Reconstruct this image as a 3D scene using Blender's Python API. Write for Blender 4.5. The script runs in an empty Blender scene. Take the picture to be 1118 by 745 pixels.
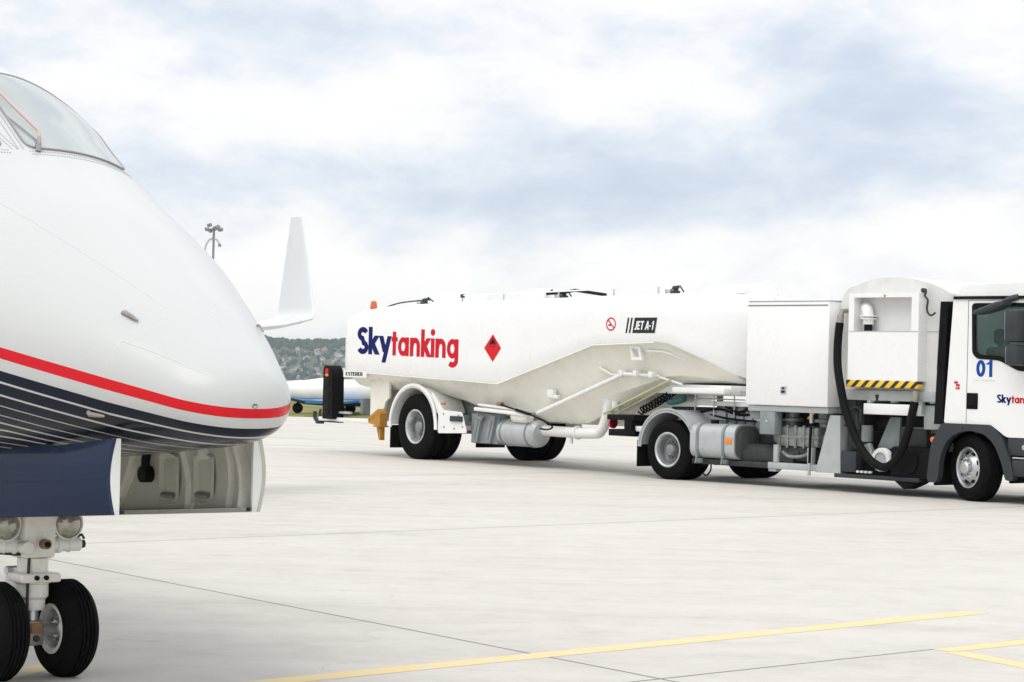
import bpy, bmesh, math, random
import numpy as np
from mathutils import Vector, Matrix
R = math.radians
PI = math.pi
random.seed(7)
scn = bpy.context.scene
col = scn.collection

# ------------------------------------------------------------------ camera
EYE = 1.54
cam = bpy.data.cameras.new('camera')
cam.sensor_width = 36.0
cam.lens = 36.0 * 2500.0 / 1118.0
cam.clip_start = 0.1
cam.clip_end = 30000.0
co = bpy.data.objects.new('camera', cam)
col.objects.link(co)
_p = math.atan((405.0 - 372.5) / 2500.0)
_r = R(1.4)
F = Vector((0, math.cos(_p), math.sin(_p)))
U0 = Vector((0, -math.sin(_p), math.cos(_p)))
R0 = Vector((1, 0, 0))
CR = R0 * math.cos(_r) + U0 * math.sin(_r)
CU = U0 * math.cos(_r) - R0 * math.sin(_r)
mw = Matrix(((CR.x, CU.x, -F.x, 0), (CR.y, CU.y, -F.y, 0), (CR.z, CU.z, -F.z, EYE), (0, 0, 0, 1)))
co.matrix_world = mw
scn.camera = co

# ------------------------------------------------------------------ render look
scn.render.engine = 'CYCLES'
scn.view_settings.view_transform = 'Standard'
scn.view_settings.look = 'None'
scn.view_settings.gamma = 1.0
scn.view_settings.exposure = 0.15
scn.view_settings.use_curve_mapping = False
scn.cycles.max_bounces = 8
scn.cycles.diffuse_bounces = 4

# ------------------------------------------------------------------ sky and sun
SUN_EL, SUN_AZ = R(60), R(208)          # azimuth clockwise from +Y
sdir = Vector((math.sin(SUN_AZ) * math.cos(SUN_EL), math.cos(SUN_AZ) * math.cos(SUN_EL), math.sin(SUN_EL)))
sl = bpy.data.lights.new('sun', 'SUN')
sl.energy = 1.3
sl.angle = R(35)
sl.color = (1.0, 0.96, 0.9)
so = bpy.data.objects.new('sun', sl)
col.objects.link(so)
so.rotation_euler = sdir.to_track_quat('Z', 'Y').to_euler()

world = bpy.data.worlds.new('World')
scn.world = world
world.use_nodes = True
nt = world.node_tree
nt.nodes.clear()


def N(tree, typ, **kw):
    n = tree.nodes.new(typ)
    for k, v in kw.items():
        if k == 'inp':
            for a, b in v.items():
                n.inputs[a].default_value = b
        else:
            setattr(n, k, v)
    return n


def mathn(tree, op, a, b=None, clamp=False):
    n = N(tree, 'ShaderNodeMath', operation=op)
    n.use_clamp = clamp
    for i, v in enumerate((a, b)):
        if v is None:
            continue
        if isinstance(v, (int, float)):
            n.inputs[i].default_value = v
        else:
            tree.links.new(v, n.inputs[i])
    return n.outputs[0]


def ramp(tree, fac, stops, interp='LINEAR'):
    n = N(tree, 'ShaderNodeValToRGB')
    n.color_ramp.interpolation = interp
    el = n.color_ramp.elements
    while len(el) > 1:
        el.remove(el[-1])
    el[0].position, el[0].color = stops[0][0], (*stops[0][1], 1)
    for p, c in stops[1:]:
        e = el.new(p)
        e.color = (*c, 1)
    tree.links.new(fac, n.inputs[0])
    return n.outputs[0]


def build_world():
    L = nt.links.new
    out = N(nt, 'ShaderNodeOutputWorld')
    sky = N(nt, 'ShaderNodeTexSky', sky_type='NISHITA')
    sky.sun_disc = False
    sky.sun_elevation = SUN_EL
    sky.sun_rotation = SUN_AZ
    bg_sky = N(nt, 'ShaderNodeBackground')
    L(sky.outputs[0], bg_sky.inputs[0])
    bg_sky.inputs[1].default_value = 0.12
    tc = N(nt, 'ShaderNodeTexCoord')
    mp = N(nt, 'ShaderNodeMapping')
    L(tc.outputs['Generated'], mp.inputs[0])
    mp.inputs['Scale'].default_value = (9.0, 9.0, 20.0)
    mp.inputs['Location'].default_value = (0.35, 0.2, 0.1)
    n1 = N(nt, 'ShaderNodeTexNoise', inp={'Scale': 1.0, 'Detail': 12.0, 'Roughness': 0.58, 'Distortion': 0.15})
    L(mp.outputs[0], n1.inputs['Vector'])
    sep = N(nt, 'ShaderNodeSeparateXYZ')
    L(tc.outputs['Generated'], sep.inputs[0])
    # broad darker cloud bellies: soft elliptical masses by direction, broken up by the noise
    acc = None
    for x0, z0, sx, sz, amp in ((0.10, 0.092, 0.085, 0.022, 0.20), (-0.155, 0.082, 0.075, 0.018, 0.05),
                                (-0.02, 0.077, 0.05, 0.018, 0.05), (-0.12, 0.150, 0.10, 0.02, 0.06),
                                (-0.05, 0.118, 0.09, 0.018, -0.12), (0.0, 0.035, 0.35, 0.022, -0.10),
                                (0.17, 0.060, 0.08, 0.012, -0.05), (0.20, 0.105, 0.06, 0.02, 0.10), (0.06, 0.140, 0.10, 0.015, 0.08), (0.0, 0.070, 0.07, 0.01, 0.06)):
        dx = mathn(nt, 'DIVIDE', mathn(nt, 'SUBTRACT', sep.outputs[0], x0), sx)
        dz = mathn(nt, 'DIVIDE', mathn(nt, 'SUBTRACT', sep.outputs[2], z0), sz)
        q = mathn(nt, 'ADD', mathn(nt, 'MULTIPLY', dx, dx), mathn(nt, 'MULTIPLY', dz, dz))
        g = mathn(nt, 'MULTIPLY', mathn(nt, 'POWER', 2.718, mathn(nt, 'MULTIPLY', q, -1.0)), amp)
        acc = g if acc is None else mathn(nt, 'ADD', acc, g)
    mp2 = N(nt, 'ShaderNodeMapping')
    L(tc.outputs['Generated'], mp2.inputs[0])
    mp2.inputs['Scale'].default_value = (34.0, 34.0, 62.0)
    n2 = N(nt, 'ShaderNodeTexNoise', inp={'Scale': 1.0, 'Detail': 8.0, 'Roughness': 0.6, 'Distortion': 0.4})
    L(mp2.outputs[0], n2.inputs['Vector'])
    puff = mathn(nt, 'MULTIPLY', mathn(nt, 'SUBTRACT', n2.outputs[0], 0.5), 0.20)
    fac = mathn(nt, 'ADD', mathn(nt, 'ADD', n1.outputs[0], puff), acc)
    c = ramp(nt, fac, [(0.39, (1.03, 1.02, 1.01)), (0.49, (0.94, 0.947, 0.965)), (0.58, (0.80, 0.845, 0.915)), (0.70, (0.66, 0.73, 0.845)), (0.82, (0.58, 0.66, 0.79))])
    # an overcast sky is brighter overhead than at the horizon
    el = mathn(nt, 'MAXIMUM', sep.outputs[2], 0.0)
    stn = N(nt, 'ShaderNodeMapRange', interpolation_type='SMOOTHSTEP', inp={1: 0.16, 2: 0.55, 3: 0.96, 4: 1.48})
    L(el, stn.inputs[0])
    st = stn.outputs[0]
    bg_c = N(nt, 'ShaderNodeBackground')
    L(c, bg_c.inputs[0])
    L(st, bg_c.inputs[1])
    mix = N(nt, 'ShaderNodeMixShader')
    mix.inputs[0].default_value = 0.9
    L(bg_sky.outputs[0], mix.inputs[1])
    L(bg_c.outputs[0], mix.inputs[2])
    L(mix.outputs[0], out.inputs[0])


build_world()


# ------------------------------------------------------------------ materials
def mat(name, color, rough=0.5, metal=0.0, var=0.0, vscale=4.0, bump=0.0, bscale=40.0, coat=0.0, spec=0.4, dirt=None, dscale=1.2, dlo=0.55, dhi=0.75):
    m = bpy.data.materials.new(name)
    m.use_nodes = True
    t = m.node_tree
    b = t.nodes['Principled BSDF']
    b.inputs['Base Color'].default_value = (*color, 1)
    b.inputs['Roughness'].default_value = rough
    b.inputs['Metallic'].default_value = metal
    b.inputs['Coat Weight'].default_value = coat
    b.inputs['Coat Roughness'].default_value = 0.04
    b.inputs['Specular IOR Level'].default_value = spec
    tc = N(t, 'ShaderNodeTexCoord')
    if var > 0 or dirt:
        n = N(t, 'ShaderNodeTexNoise', inp={'Scale': vscale, 'Detail': 5.0, 'Roughness': 0.6})
        t.links.new(tc.outputs['Object'], n.inputs['Vector'])
        lo = tuple(c * (1 - var) for c in color)
        hi = tuple(min(1, c * (1 + var)) for c in color)
        c = ramp(t, n.outputs[0], [(0.3, lo), (0.7, hi)])
        if dirt:
            mp = N(t, 'ShaderNodeMapping')
            mp.inputs['Scale'].default_value = (1, 1, 0.35)
            t.links.new(tc.outputs['Object'], mp.inputs[0])
            n2 = N(t, 'ShaderNodeTexNoise', inp={'Scale': dscale * 3, 'Detail': 8.0, 'Roughness': 0.65})
            t.links.new(mp.outputs[0], n2.inputs['Vector'])
            fac = N(t, 'ShaderNodeMapRange', inp={1: dlo, 2: dhi, 3: 0.0, 4: 0.7})
            t.links.new(n2.outputs[0], fac.inputs[0])
            mx = N(t, 'ShaderNodeMix', data_type='RGBA')
            t.links.new(fac.outputs[0], mx.inputs[0])
            t.links.new(c, mx.inputs[6])
            mx.inputs[7].default_value = (*dirt, 1)
            c = mx.outputs[2]
        t.links.new(c, b.inputs['Base Color'])
        rr = N(t, 'ShaderNodeMapRange', inp={1: 0.3, 2: 0.7, 3: max(0.02, rough - 0.06), 4: min(1, rough + 0.08)})
        t.links.new(n.outputs[0], rr.inputs[0])
        t.links.new(rr.outputs[0], b.inputs['Roughness'])
    if bump > 0:
        nb = N(t, 'ShaderNodeTexNoise', inp={'Scale': bscale, 'Detail': 3.0})
        t.links.new(tc.outputs['Object'], nb.inputs['Vector'])
        bp = N(t, 'ShaderNodeBump', inp={'Strength': bump, 'Distance': 0.02})
        t.links.new(nb.outputs[0], bp.inputs['Height'])
        t.links.new(bp.outputs[0], b.inputs['Normal'])
    return m


M = {}
M['white'] = mat('white_truck_paint', (0.805, 0.805, 0.795), 0.28, var=0.015, vscale=2.0, coat=0.25, bump=0.03, bscale=1.6, dirt=(0.70, 0.68, 0.62), dlo=0.66, dhi=0.95)
M['wingwhite'] = mat('white_wing_paint', (0.60, 0.615, 0.62), 0.3, var=0.015, vscale=1.5, coat=0.15)
M['belly'] = mat('white_belly_paint', (0.77, 0.75, 0.67), 0.28, var=0.05, vscale=2.5, coat=0.3, bump=0.05, bscale=2.0, dirt=(0.55, 0.52, 0.44), dlo=0.60, dhi=0.9)
M['whiteplain'] = mat('white_enamel', (0.78, 0.78, 0.76), 0.4, var=0.04, vscale=6)
M['offwhite'] = mat('off_white_gear_paint', (0.72, 0.71, 0.66), 0.42, var=0.08, vscale=14, dirt=(0.36, 0.31, 0.22), dscale=4.0, dlo=0.55, dhi=0.75)
M['inner'] = mat('pale_primer', (0.52, 0.52, 0.46), 0.5, var=0.08, vscale=7, dirt=(0.30, 0.28, 0.22), dscale=2.5, dlo=0.5, dhi=0.75)
M['grey'] = mat('grey_chassis_paint', (0.23, 0.26, 0.265), 0.45, var=0.12, vscale=7, dirt=(0.14, 0.13, 0.11), dscale=2.2, dlo=0.5, dhi=0.75)
M['lgrey'] = mat('light_grey_paint', (0.40, 0.43, 0.43), 0.42, var=0.08, vscale=5, dirt=(0.28, 0.26, 0.23), dscale=2.0, dlo=0.55, dhi=0.8)
M['modgrey'] = mat('pale_grey_cabinet_paint', (0.66, 0.66, 0.64), 0.4, var=0.04, vscale=3, dirt=(0.5, 0.48, 0.44), dlo=0.55, dhi=0.8)
M['dark'] = mat('dark_grey_plastic', (0.036, 0.041, 0.047), 0.5, var=0.12, vscale=9, spec=0.3)
M['black'] = mat('black_plastic', (0.008, 0.008, 0.0085), 0.55, var=0.15, vscale=9, spec=0.1)
M['seam'] = mat('shut_line', (0.16, 0.16, 0.16), 0.7)
M['rubber'] = mat('tyre_rubber', (0.0075, 0.0075, 0.008), 0.85, var=0.25, vscale=9, bump=0.25, bscale=60, spec=0.06, dirt=(0.018, 0.017, 0.016), dscale=3.0, dlo=0.52, dhi=0.85)
M['hose'] = mat('hose_rubber', (0.008, 0.008, 0.0085), 0.5, bump=0.3, bscale=90, spec=0.08)
M['steel'] = mat('brushed_steel', (0.58, 0.59, 0.60), 0.34, 0.85, var=0.08, vscale=14, dirt=(0.25, 0.23, 0.2), dscale=4, dlo=0.5, dhi=0.75)
M['silver'] = mat('silver_tank_paint', (0.46, 0.49, 0.50), 0.34, 0.35, var=0.05, vscale=6, dirt=(0.34, 0.33, 0.3), dscale=2, dlo=0.5, dhi=0.8)
M['dgrey'] = mat('dark_grey_steel', (0.10, 0.11, 0.105), 0.45, var=0.15, vscale=8, spec=0.3)
M['fseam'] = mat('faint_seam', (0.62, 0.63, 0.63), 0.5)
M['rimdisc'] = mat('dark_rim_disc', (0.24, 0.245, 0.25), 0.5, 0.4, var=0.15, vscale=14, dirt=(0.09, 0.085, 0.08), dscale=4, dlo=0.45, dhi=0.75)  # darker metal for the recessed disc than for the rim lip
M['iron'] = mat('greasy_iron', (0.045, 0.047, 0.047), 0.6, 0.2, spec=0.25, var=0.25, vscale=12)
M['pump'] = mat('cast_pump_metal', (0.27, 0.29, 0.285), 0.45, 0.4, var=0.25, vscale=14, dirt=(0.10, 0.095, 0.08), dscale=4, dlo=0.45, dhi=0.7)
M['red'] = mat('red_marking', (0.56, 0.004, 0.016), 0.5, spec=0.15)
M['rednav'] = mat('red_lamp_lens', (0.45, 0.01, 0.06), 0.2, coat=0.6)
M['redsign'] = mat('hazard_red', (0.62, 0.012, 0.02), 0.5, spec=0.15)
M['blue'] = mat('dark_blue_marking', (0.002, 0.008, 0.10), 0.5, spec=0.12)
M['blue01'] = mat('blue_numerals', (0.006, 0.06, 0.30), 0.5, spec=0.15)
M['sign'] = mat('charcoal_sign', (0.024, 0.027, 0.03), 0.5, spec=0.15)
M['signtext'] = mat('white_lettering', (0.8, 0.8, 0.8), 0.5)
M['amber'] = mat('amber_lens', (0.75, 0.22, 0.02), 0.25, coat=0.5)
M['orangebeacon'] = mat('orange_beacon_lens', (0.55, 0.12, 0.03), 0.25, coat=0.5)
M['yellow'] = mat('yellow_chock_paint', (0.44, 0.215, 0.035), 0.65, var=0.15, vscale=12, dirt=(0.28, 0.14, 0.03), dscale=5, dlo=0.5, dhi=0.75)
M['teal'] = mat('teal_coil', (0.06, 0.22, 0.22), 0.5)
M['yellowgreen'] = mat('yellow_green_hose', (0.48, 0.47, 0.28), 0.5)
M['navydoor'] = mat('navy_gloss_paint', (0.0015, 0.012, 0.046), 0.08, spec=0.12, coat=0.0, bump=0.02, bscale=3)
M['navyedge'] = mat('navy_edge', (0.012, 0.025, 0.07), 0.4)
M['gasket'] = mat('grey_window_seal', (0.26, 0.25, 0.255), 0.5)
M['ash'] = mat('weathered_alloy', (0.30, 0.28, 0.24), 0.45, 0.5, var=0.2, vscale=20)
M['rust'] = mat('brown_bracket', (0.26, 0.15, 0.07), 0.6, var=0.2, vscale=15)
M['lamp'] = mat('lamp_glass', (0.34, 0.33, 0.28), 0.06, 0.5, coat=1.0, var=0.25, vscale=30)
M['wiper'] = mat('wiper_arm_paint', (0.50, 0.37, 0.35), 0.45)
M['mast'] = mat('galvanised_mast', (0.22, 0.23, 0.24), 0.5, 0.2)
M['bluebelly'] = mat('blue_aircraft_paint', (0.03, 0.13, 0.29), 0.4, coat=0.2)
M['cloth'] = mat('grey_seat_fabric', (0.07, 0.08, 0.085), 0.9, var=0.2, vscale=12)
M['forest'] = None


def glass_mat(name, color, rough=0.03, trans=0.0, ior=1.5, metal=0.0):
    m = bpy.data.materials.new(name)
    m.use_nodes = True
    b = m.node_tree.nodes['Principled BSDF']
    b.inputs['Base Color'].default_value = (*color, 1)
    b.inputs['Roughness'].default_value = rough
    b.inputs['Transmission Weight'].default_value = trans
    b.inputs['IOR'].default_value = ior
    b.inputs['Metallic'].default_value = metal
    b.inputs['Coat Weight'].default_value = 0.0
    return m


M['cabglass'] = glass_mat('tinted_cab_glass', (0.42, 0.55, 0.52), 0.02, 0.92, 1.1)
M['windshield'] = glass_mat('coated_windshield', (0.30, 0.335, 0.33), 0.07, 0.0, 1.9, 0.25)
M['mirror'] = glass_mat('mirror_housing_glass', (0.4, 0.42, 0.42), 0.05, 0, 1.5, 0.9)


# --- aircraft skin: colour bands read from a mesh attribute measured from the cheat line
def skin_mat():
    m = bpy.data.materials.new('airliner_white_skin_with_cheat_lines')
    m.use_nodes = True
    t = m.node_tree
    b = t.nodes['Principled BSDF']
    b.inputs['Roughness'].default_value = 0.22
    b.inputs['Specular IOR Level'].default_value = 0.22
    b.inputs['Coat Weight'].default_value = 0.08
    b.inputs['Coat Roughness'].default_value = 0.05
    a = N(t, 'ShaderNodeAttribute', attribute_name='cheat')
    W_, RD, NV = (0.495, 0.502, 0.492), (0.56, 0.006, 0.014), (0.0015, 0.005, 0.019)
    st = [(0.0, W_), (0.3, RD), (0.3 + .048 * 0.8, W_), (0.3 + .103 * .8, NV)]
    for s, w in ((.150, .010), (.2125, .009), (.270, .008), (.324, .008), (.372, .007), (.415, .007), (.455, .007), (.495, .006), (.53, .006)):
        st += [(0.3 + s * .8, W_), (0.3 + (s + w) * .8, NV)]
    c = ramp(t, mathn(t, 'ADD', mathn(t, 'MULTIPLY', a.outputs['Fac'], 0.8), 0.3), st, 'CONSTANT')
    tc = N(t, 'ShaderNodeTexCoord')
    nb = N(t, 'ShaderNodeTexNoise', inp={'Scale': 2.2, 'Detail': 2.0})
    t.links.new(tc.outputs['Object'], nb.inputs['Vector'])
    bp = N(t, 'ShaderNodeBump', inp={'Strength': 0.035, 'Distance': 0.05})
    t.links.new(nb.outputs[0], bp.inputs['Height'])
    t.links.new(bp.outputs[0], b.inputs['Normal'])
    n2 = N(t, 'ShaderNodeTexNoise', inp={'Scale': 1.3, 'Detail': 6.0})
    t.links.new(tc.outputs['Object'], n2.inputs['Vector'])
    mr = N(t, 'ShaderNodeMapRange', inp={1: 0.3, 2: 0.7, 3: 0.17, 4: 0.30})
    t.links.new(n2.outputs[0], mr.inputs[0])
    t.links.new(mr.outputs[0], b.inputs['Roughness'])
    t.links.new(c, b.inputs['Base Color'])
    return m


M['skin'] = skin_mat()


# ------------------------------------------------------------------ mesh builder
class MB:
    def __init__(s):
        s.v, s.f, s.m, s.mats, s.cur = [], [], [], [], 0

    def use(s, m):
        if m not in s.mats:
            s.mats.append(m)
        s.cur = s.mats.index(m)
        return s

    def add(s, vs, fs):
        o = len(s.v)
        s.v += [tuple(v) for v in vs]
        for f in fs:
            s.f.append(tuple(i + o for i in f))
            s.m.append(s.cur)
        return s

    def box(s, x0, x1, y0, y1, z0, z1, bev=0.0, seg=2, rot=None):
        bm = bmesh.new()
        bmesh.ops.create_cube(bm, size=1.0)
        for v in bm.verts:
            v.co = Vector(((x0 + x1) / 2 + v.co.x * (x1 - x0), (y0 + y1) / 2 + v.co.y * (y1 - y0), (z0 + z1) / 2 + v.co.z * (z1 - z0)))
        if bev > 0:
            bmesh.ops.bevel(bm, geom=bm.edges[:], offset=bev, segments=seg, profile=0.5, affect='EDGES')
        if rot is not None:
            c = Vector(((x0 + x1) / 2, (y0 + y1) / 2, (z0 + z1) / 2))
            for v in bm.verts:
                v.co = rot @ (v.co - c) + c
        s.frombm(bm)
        return s

    def frombm(s, bm):
        bm.verts.index_update()
        s.add([v.co[:] for v in bm.verts], [[v.index for v in f.verts] for f in bm.faces])
        bm.free()

    def tube(s, pts, r, n=10, cap=True, smooth=0):
        P = [Vector(p) for p in pts]
        if smooth:
            P = catmull(P, smooth)
        k = len(P)
        rr = r if isinstance(r, (list, tuple)) else [r] * k
        if len(rr) != k:
            rr = list(np.interp(np.linspace(0, 1, k), np.linspace(0, 1, len(rr)), rr))
        prev = None
        vs, fs = [], []
        for i in range(k):
            t = (P[min(i + 1, k - 1)] - P[max(i - 1, 0)]).normalized()
            if prev is None:
                a = Vector((0, 0, 1)) if abs(t.z) < 0.9 else Vector((1, 0, 0))
                u = t.cross(a).normalized()
            else:
                u = (prev - t * prev.dot(t)).normalized()
            prev = u
            w = t.cross(u)
            for j in range(n):
                a = 2 * PI * j / n
                vs.append(P[i] + (u * math.cos(a) + w * math.sin(a)) * rr[i])
        for i in range(k - 1):
            for j in range(n):
                fs.append((i * n + j, i * n + (j + 1) % n, (i + 1) * n + (j + 1) % n, (i + 1) * n + j))
        if cap:
            fs.append(tuple(range(n - 1, -1, -1)))
            fs.append(tuple((k - 1) * n + j for j in range(n)))
        s.add(vs, fs)
        return s

    def lathe(s, prof, axis='Y', c=(0, 0, 0), n=48, rot=None):
        # prof: (radius, along) pairs
        vs, fs = [], []
        k = len(prof)
        for i in range(n):
            a = 2 * PI * i / n
            for r_, t in prof:
                if axis == 'Y':
                    p = Vector((r_ * math.cos(a), t, r_ * math.sin(a)))
                elif axis == 'Z':
                    p = Vector((r_ * math.cos(a), r_ * math.sin(a), t))
                else:
                    p = Vector((t, r_ * math.cos(a), r_ * math.sin(a)))
                if rot is not None:
                    p = rot @ p
                vs.append(p + Vector(c))
        for i in range(n):
            for j in range(k - 1):
                a, b = i * k + j, ((i + 1) % n) * k + j
                fs.append((a, b, b + 1, a + 1))
        s.add(vs, fs)
        return s

    def prism(s, poly, y0, y1, axis='Y', holes=()):
        # poly in (x,z) extruded along y (axis Y); (x,y) along z (axis Z); (y,z) along x (axis X)
        def P(a, b, t):
            return (a, t, b) if axis == 'Y' else ((a, b, t) if axis == 'Z' else (t, a, b))
        if not holes:
            n = len(poly)
            vs = [P(a, b, y0) for a, b in poly] + [P(a, b, y1) for a, b in poly]
            fs = [tuple(range(n)), tuple(range(2 * n - 1, n - 1, -1))]
            fs += [(i, i + n, (i + 1) % n + n, (i + 1) % n) for i in range(n)]
            bm = bmesh.new()
            vv = [bm.verts.new(v) for v in vs]
            for f in fs:
                bm.faces.new([vv[i] for i in f])
            bmesh.ops.recalc_face_normals(bm, faces=bm.faces[:])
            bmesh.ops.triangulate(bm, faces=[f for f in bm.faces if len(f.verts) > 4])
            s.frombm(bm)
            return s
        bm = bmesh.new()
        for yy in (y0, y1):
            es = []
            for loop in [poly, *holes]:
                vv = [bm.verts.new(P(a, b, yy)) for a, b in loop]
                es += [bm.edges.new((vv[i], vv[(i + 1) % len(vv)])) for i in range(len(vv))]
            bmesh.ops.triangle_fill(bm, use_beauty=True, use_dissolve=False, edges=es)
        bm.verts.ensure_lookup_table()
        tot = sum(len(l) for l in [poly, *holes])
        o = 0
        for loop in [poly, *holes]:
            n = len(loop)
            for i in range(n):
                a, b = o + i, o + (i + 1) % n
                bm.faces.new([bm.verts[a], bm.verts[b], bm.verts[b + tot], bm.verts[a + tot]])
            o += n
        bmesh.ops.recalc_face_normals(bm, faces=bm.faces[:])
        s.frombm(bm)
        return s

    def loft(s, secs, cap=True, closed=True):
        n = len(secs[0])
        vs = [p for sec in secs for p in sec]
        fs = []
        for i in range(len(secs) - 1):
            for j in range(n if closed else n - 1):
                fs.append((i * n + j, i * n + (j + 1) % n, (i + 1) * n + (j + 1) % n, (i + 1) * n + j))
        if cap:
            fs.append(tuple(range(n - 1, -1, -1)))
            fs.append(tuple((len(secs) - 1) * n + j for j in range(n)))
        s.add(vs, fs)
        return s

    def build(s, name, m=None, parent=None, smooth=True, angle=35):
        me = bpy.data.meshes.new(name)
        me.from_pydata(s.v, [], s.f)
        mats = s.mats if s.mats else [m]
        for x in mats:
            me.materials.append(x)
        if s.mats:
            me.polygons.foreach_set('material_index', s.m)
        bm = bmesh.new()
        bm.from_mesh(me)
        bmesh.ops.recalc_face_normals(bm, faces=bm.faces[:])
        bm.to_mesh(me)
        bm.free()
        if smooth:
            me.polygons.foreach_set('use_smooth', [True] * len(me.polygons))
            me.set_sharp_from_angle(angle=R(angle))
        me.update()
        o = bpy.data.objects.new(name, me)
        col.objects.link(o)
        if parent is not None:
            o.parent = parent
        return o


def catmull(P, k):
    out = []
    n = len(P)
    for i in range(n - 1):
        p0, p1, p2, p3 = P[max(i - 1, 0)], P[i], P[i + 1], P[min(i + 2, n - 1)]
        for j in range(k):
            t = j / k
            out.append(0.5 * ((2 * p1) + (p2 - p0) * t + (2 * p0 - 5 * p1 + 4 * p2 - p3) * t * t + (3 * p1 - p0 - 3 * p2 + p3) * t ** 3))
    out.append(P[-1])
    return out


def tag(o, label=None, cat=None, group=None, kind=None):
    for k, v in (('label', label), ('category', cat), ('group', group), ('kind', kind)):
        if v:
            o[k] = v
    return o


def empty(name, loc, rz=0.0):
    o = bpy.data.objects.new(name, None)
    o.empty_display_size = 0.3
    o.location = loc
    o.rotation_euler = (0, 0, rz)
    col.objects.link(o)
    return o


def copy_tree(o, parent=None):
    c = o.copy()
    col.objects.link(c)
    c.parent = parent
    for ch in list(o.children):
        copy_tree(ch, c)
    return c


def rrect(x0, x1, z0, z1, r, n=5):
    out = []
    for cx, cz, a0 in ((x1 - r, z1 - r, 0), (x0 + r, z1 - r, 90), (x0 + r, z0 + r, 180), (x1 - r, z0 + r, 270)):
        for i in range(n + 1):
            a = R(a0 + 90 * i / n)
            out.append((cx + r * math.cos(a), cz + r * math.sin(a)))
    return out


def roundpoly(pts, r, n=4):
    out = []
    k = len(pts)
    for i in range(k):
        p, a, b = Vector(pts[i]), Vector(pts[i - 1]), Vector(pts[(i + 1) % k])
        d = min(r, (a - p).length * .45, (b - p).length * .45)
        q0, q1 = p + (a - p).normalized() * d, p + (b - p).normalized() * d
        for j in range(n + 1):
            t = j / n
            out.append(tuple(q0 * (1 - t) ** 2 + p * 2 * t * (1 - t) + q1 * t * t))
    return out


def ribbon(path, w, closed=False):
    """flat pen stroke of width w along a list of (x, y)"""
    P = [Vector(p) for p in path]
    n = len(P)
    vs = []
    for i in range(n):
        a = P[i - 1] if (i > 0 or closed) else P[i]
        b = P[(i + 1) % n] if (i < n - 1 or closed) else P[i]
        d0 = (P[i] - a).normalized() if (P[i] - a).length > 1e-6 else (b - P[i]).normalized()
        d1 = (b - P[i]).normalized() if (b - P[i]).length > 1e-6 else d0
        t = (d0 + d1).normalized()
        nr = Vector((-t.y, t.x))
        k = 1.0 / max(.5, nr.dot(Vector((-d0.y, d0.x))))
        q = [P[i] + nr * w / 2 * k, P[i] - nr * w / 2 * k]
        if n == 2 and abs(P[0].y - P[1].y) > .05:        # pens cut level at the ends
            t2 = (P[1] - P[0])
            hw = w / 2 * t2.length / abs(t2.y)
            q = [P[i] - Vector((hw, 0)) * (1 if t2.y > 0 else -1), P[i] + Vector((hw, 0)) * (1 if t2.y > 0 else -1)]
        vs += q
    fs = [(2 * i, 2 * i + 1, (2 * i + 3) % (2 * n), (2 * i + 2) % (2 * n)) for i in range(n if closed else n - 1)]
    return vs, fs


def arc(cx, cy, rx, ry, a0, a1, n=14):
    return [(cx + rx * math.cos(R(a0 + (a1 - a0) * i / n)), cy + ry * math.sin(R(a0 + (a1 - a0) * i / n))) for i in range(n + 1)]


PEN = .20
XH = .70


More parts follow.
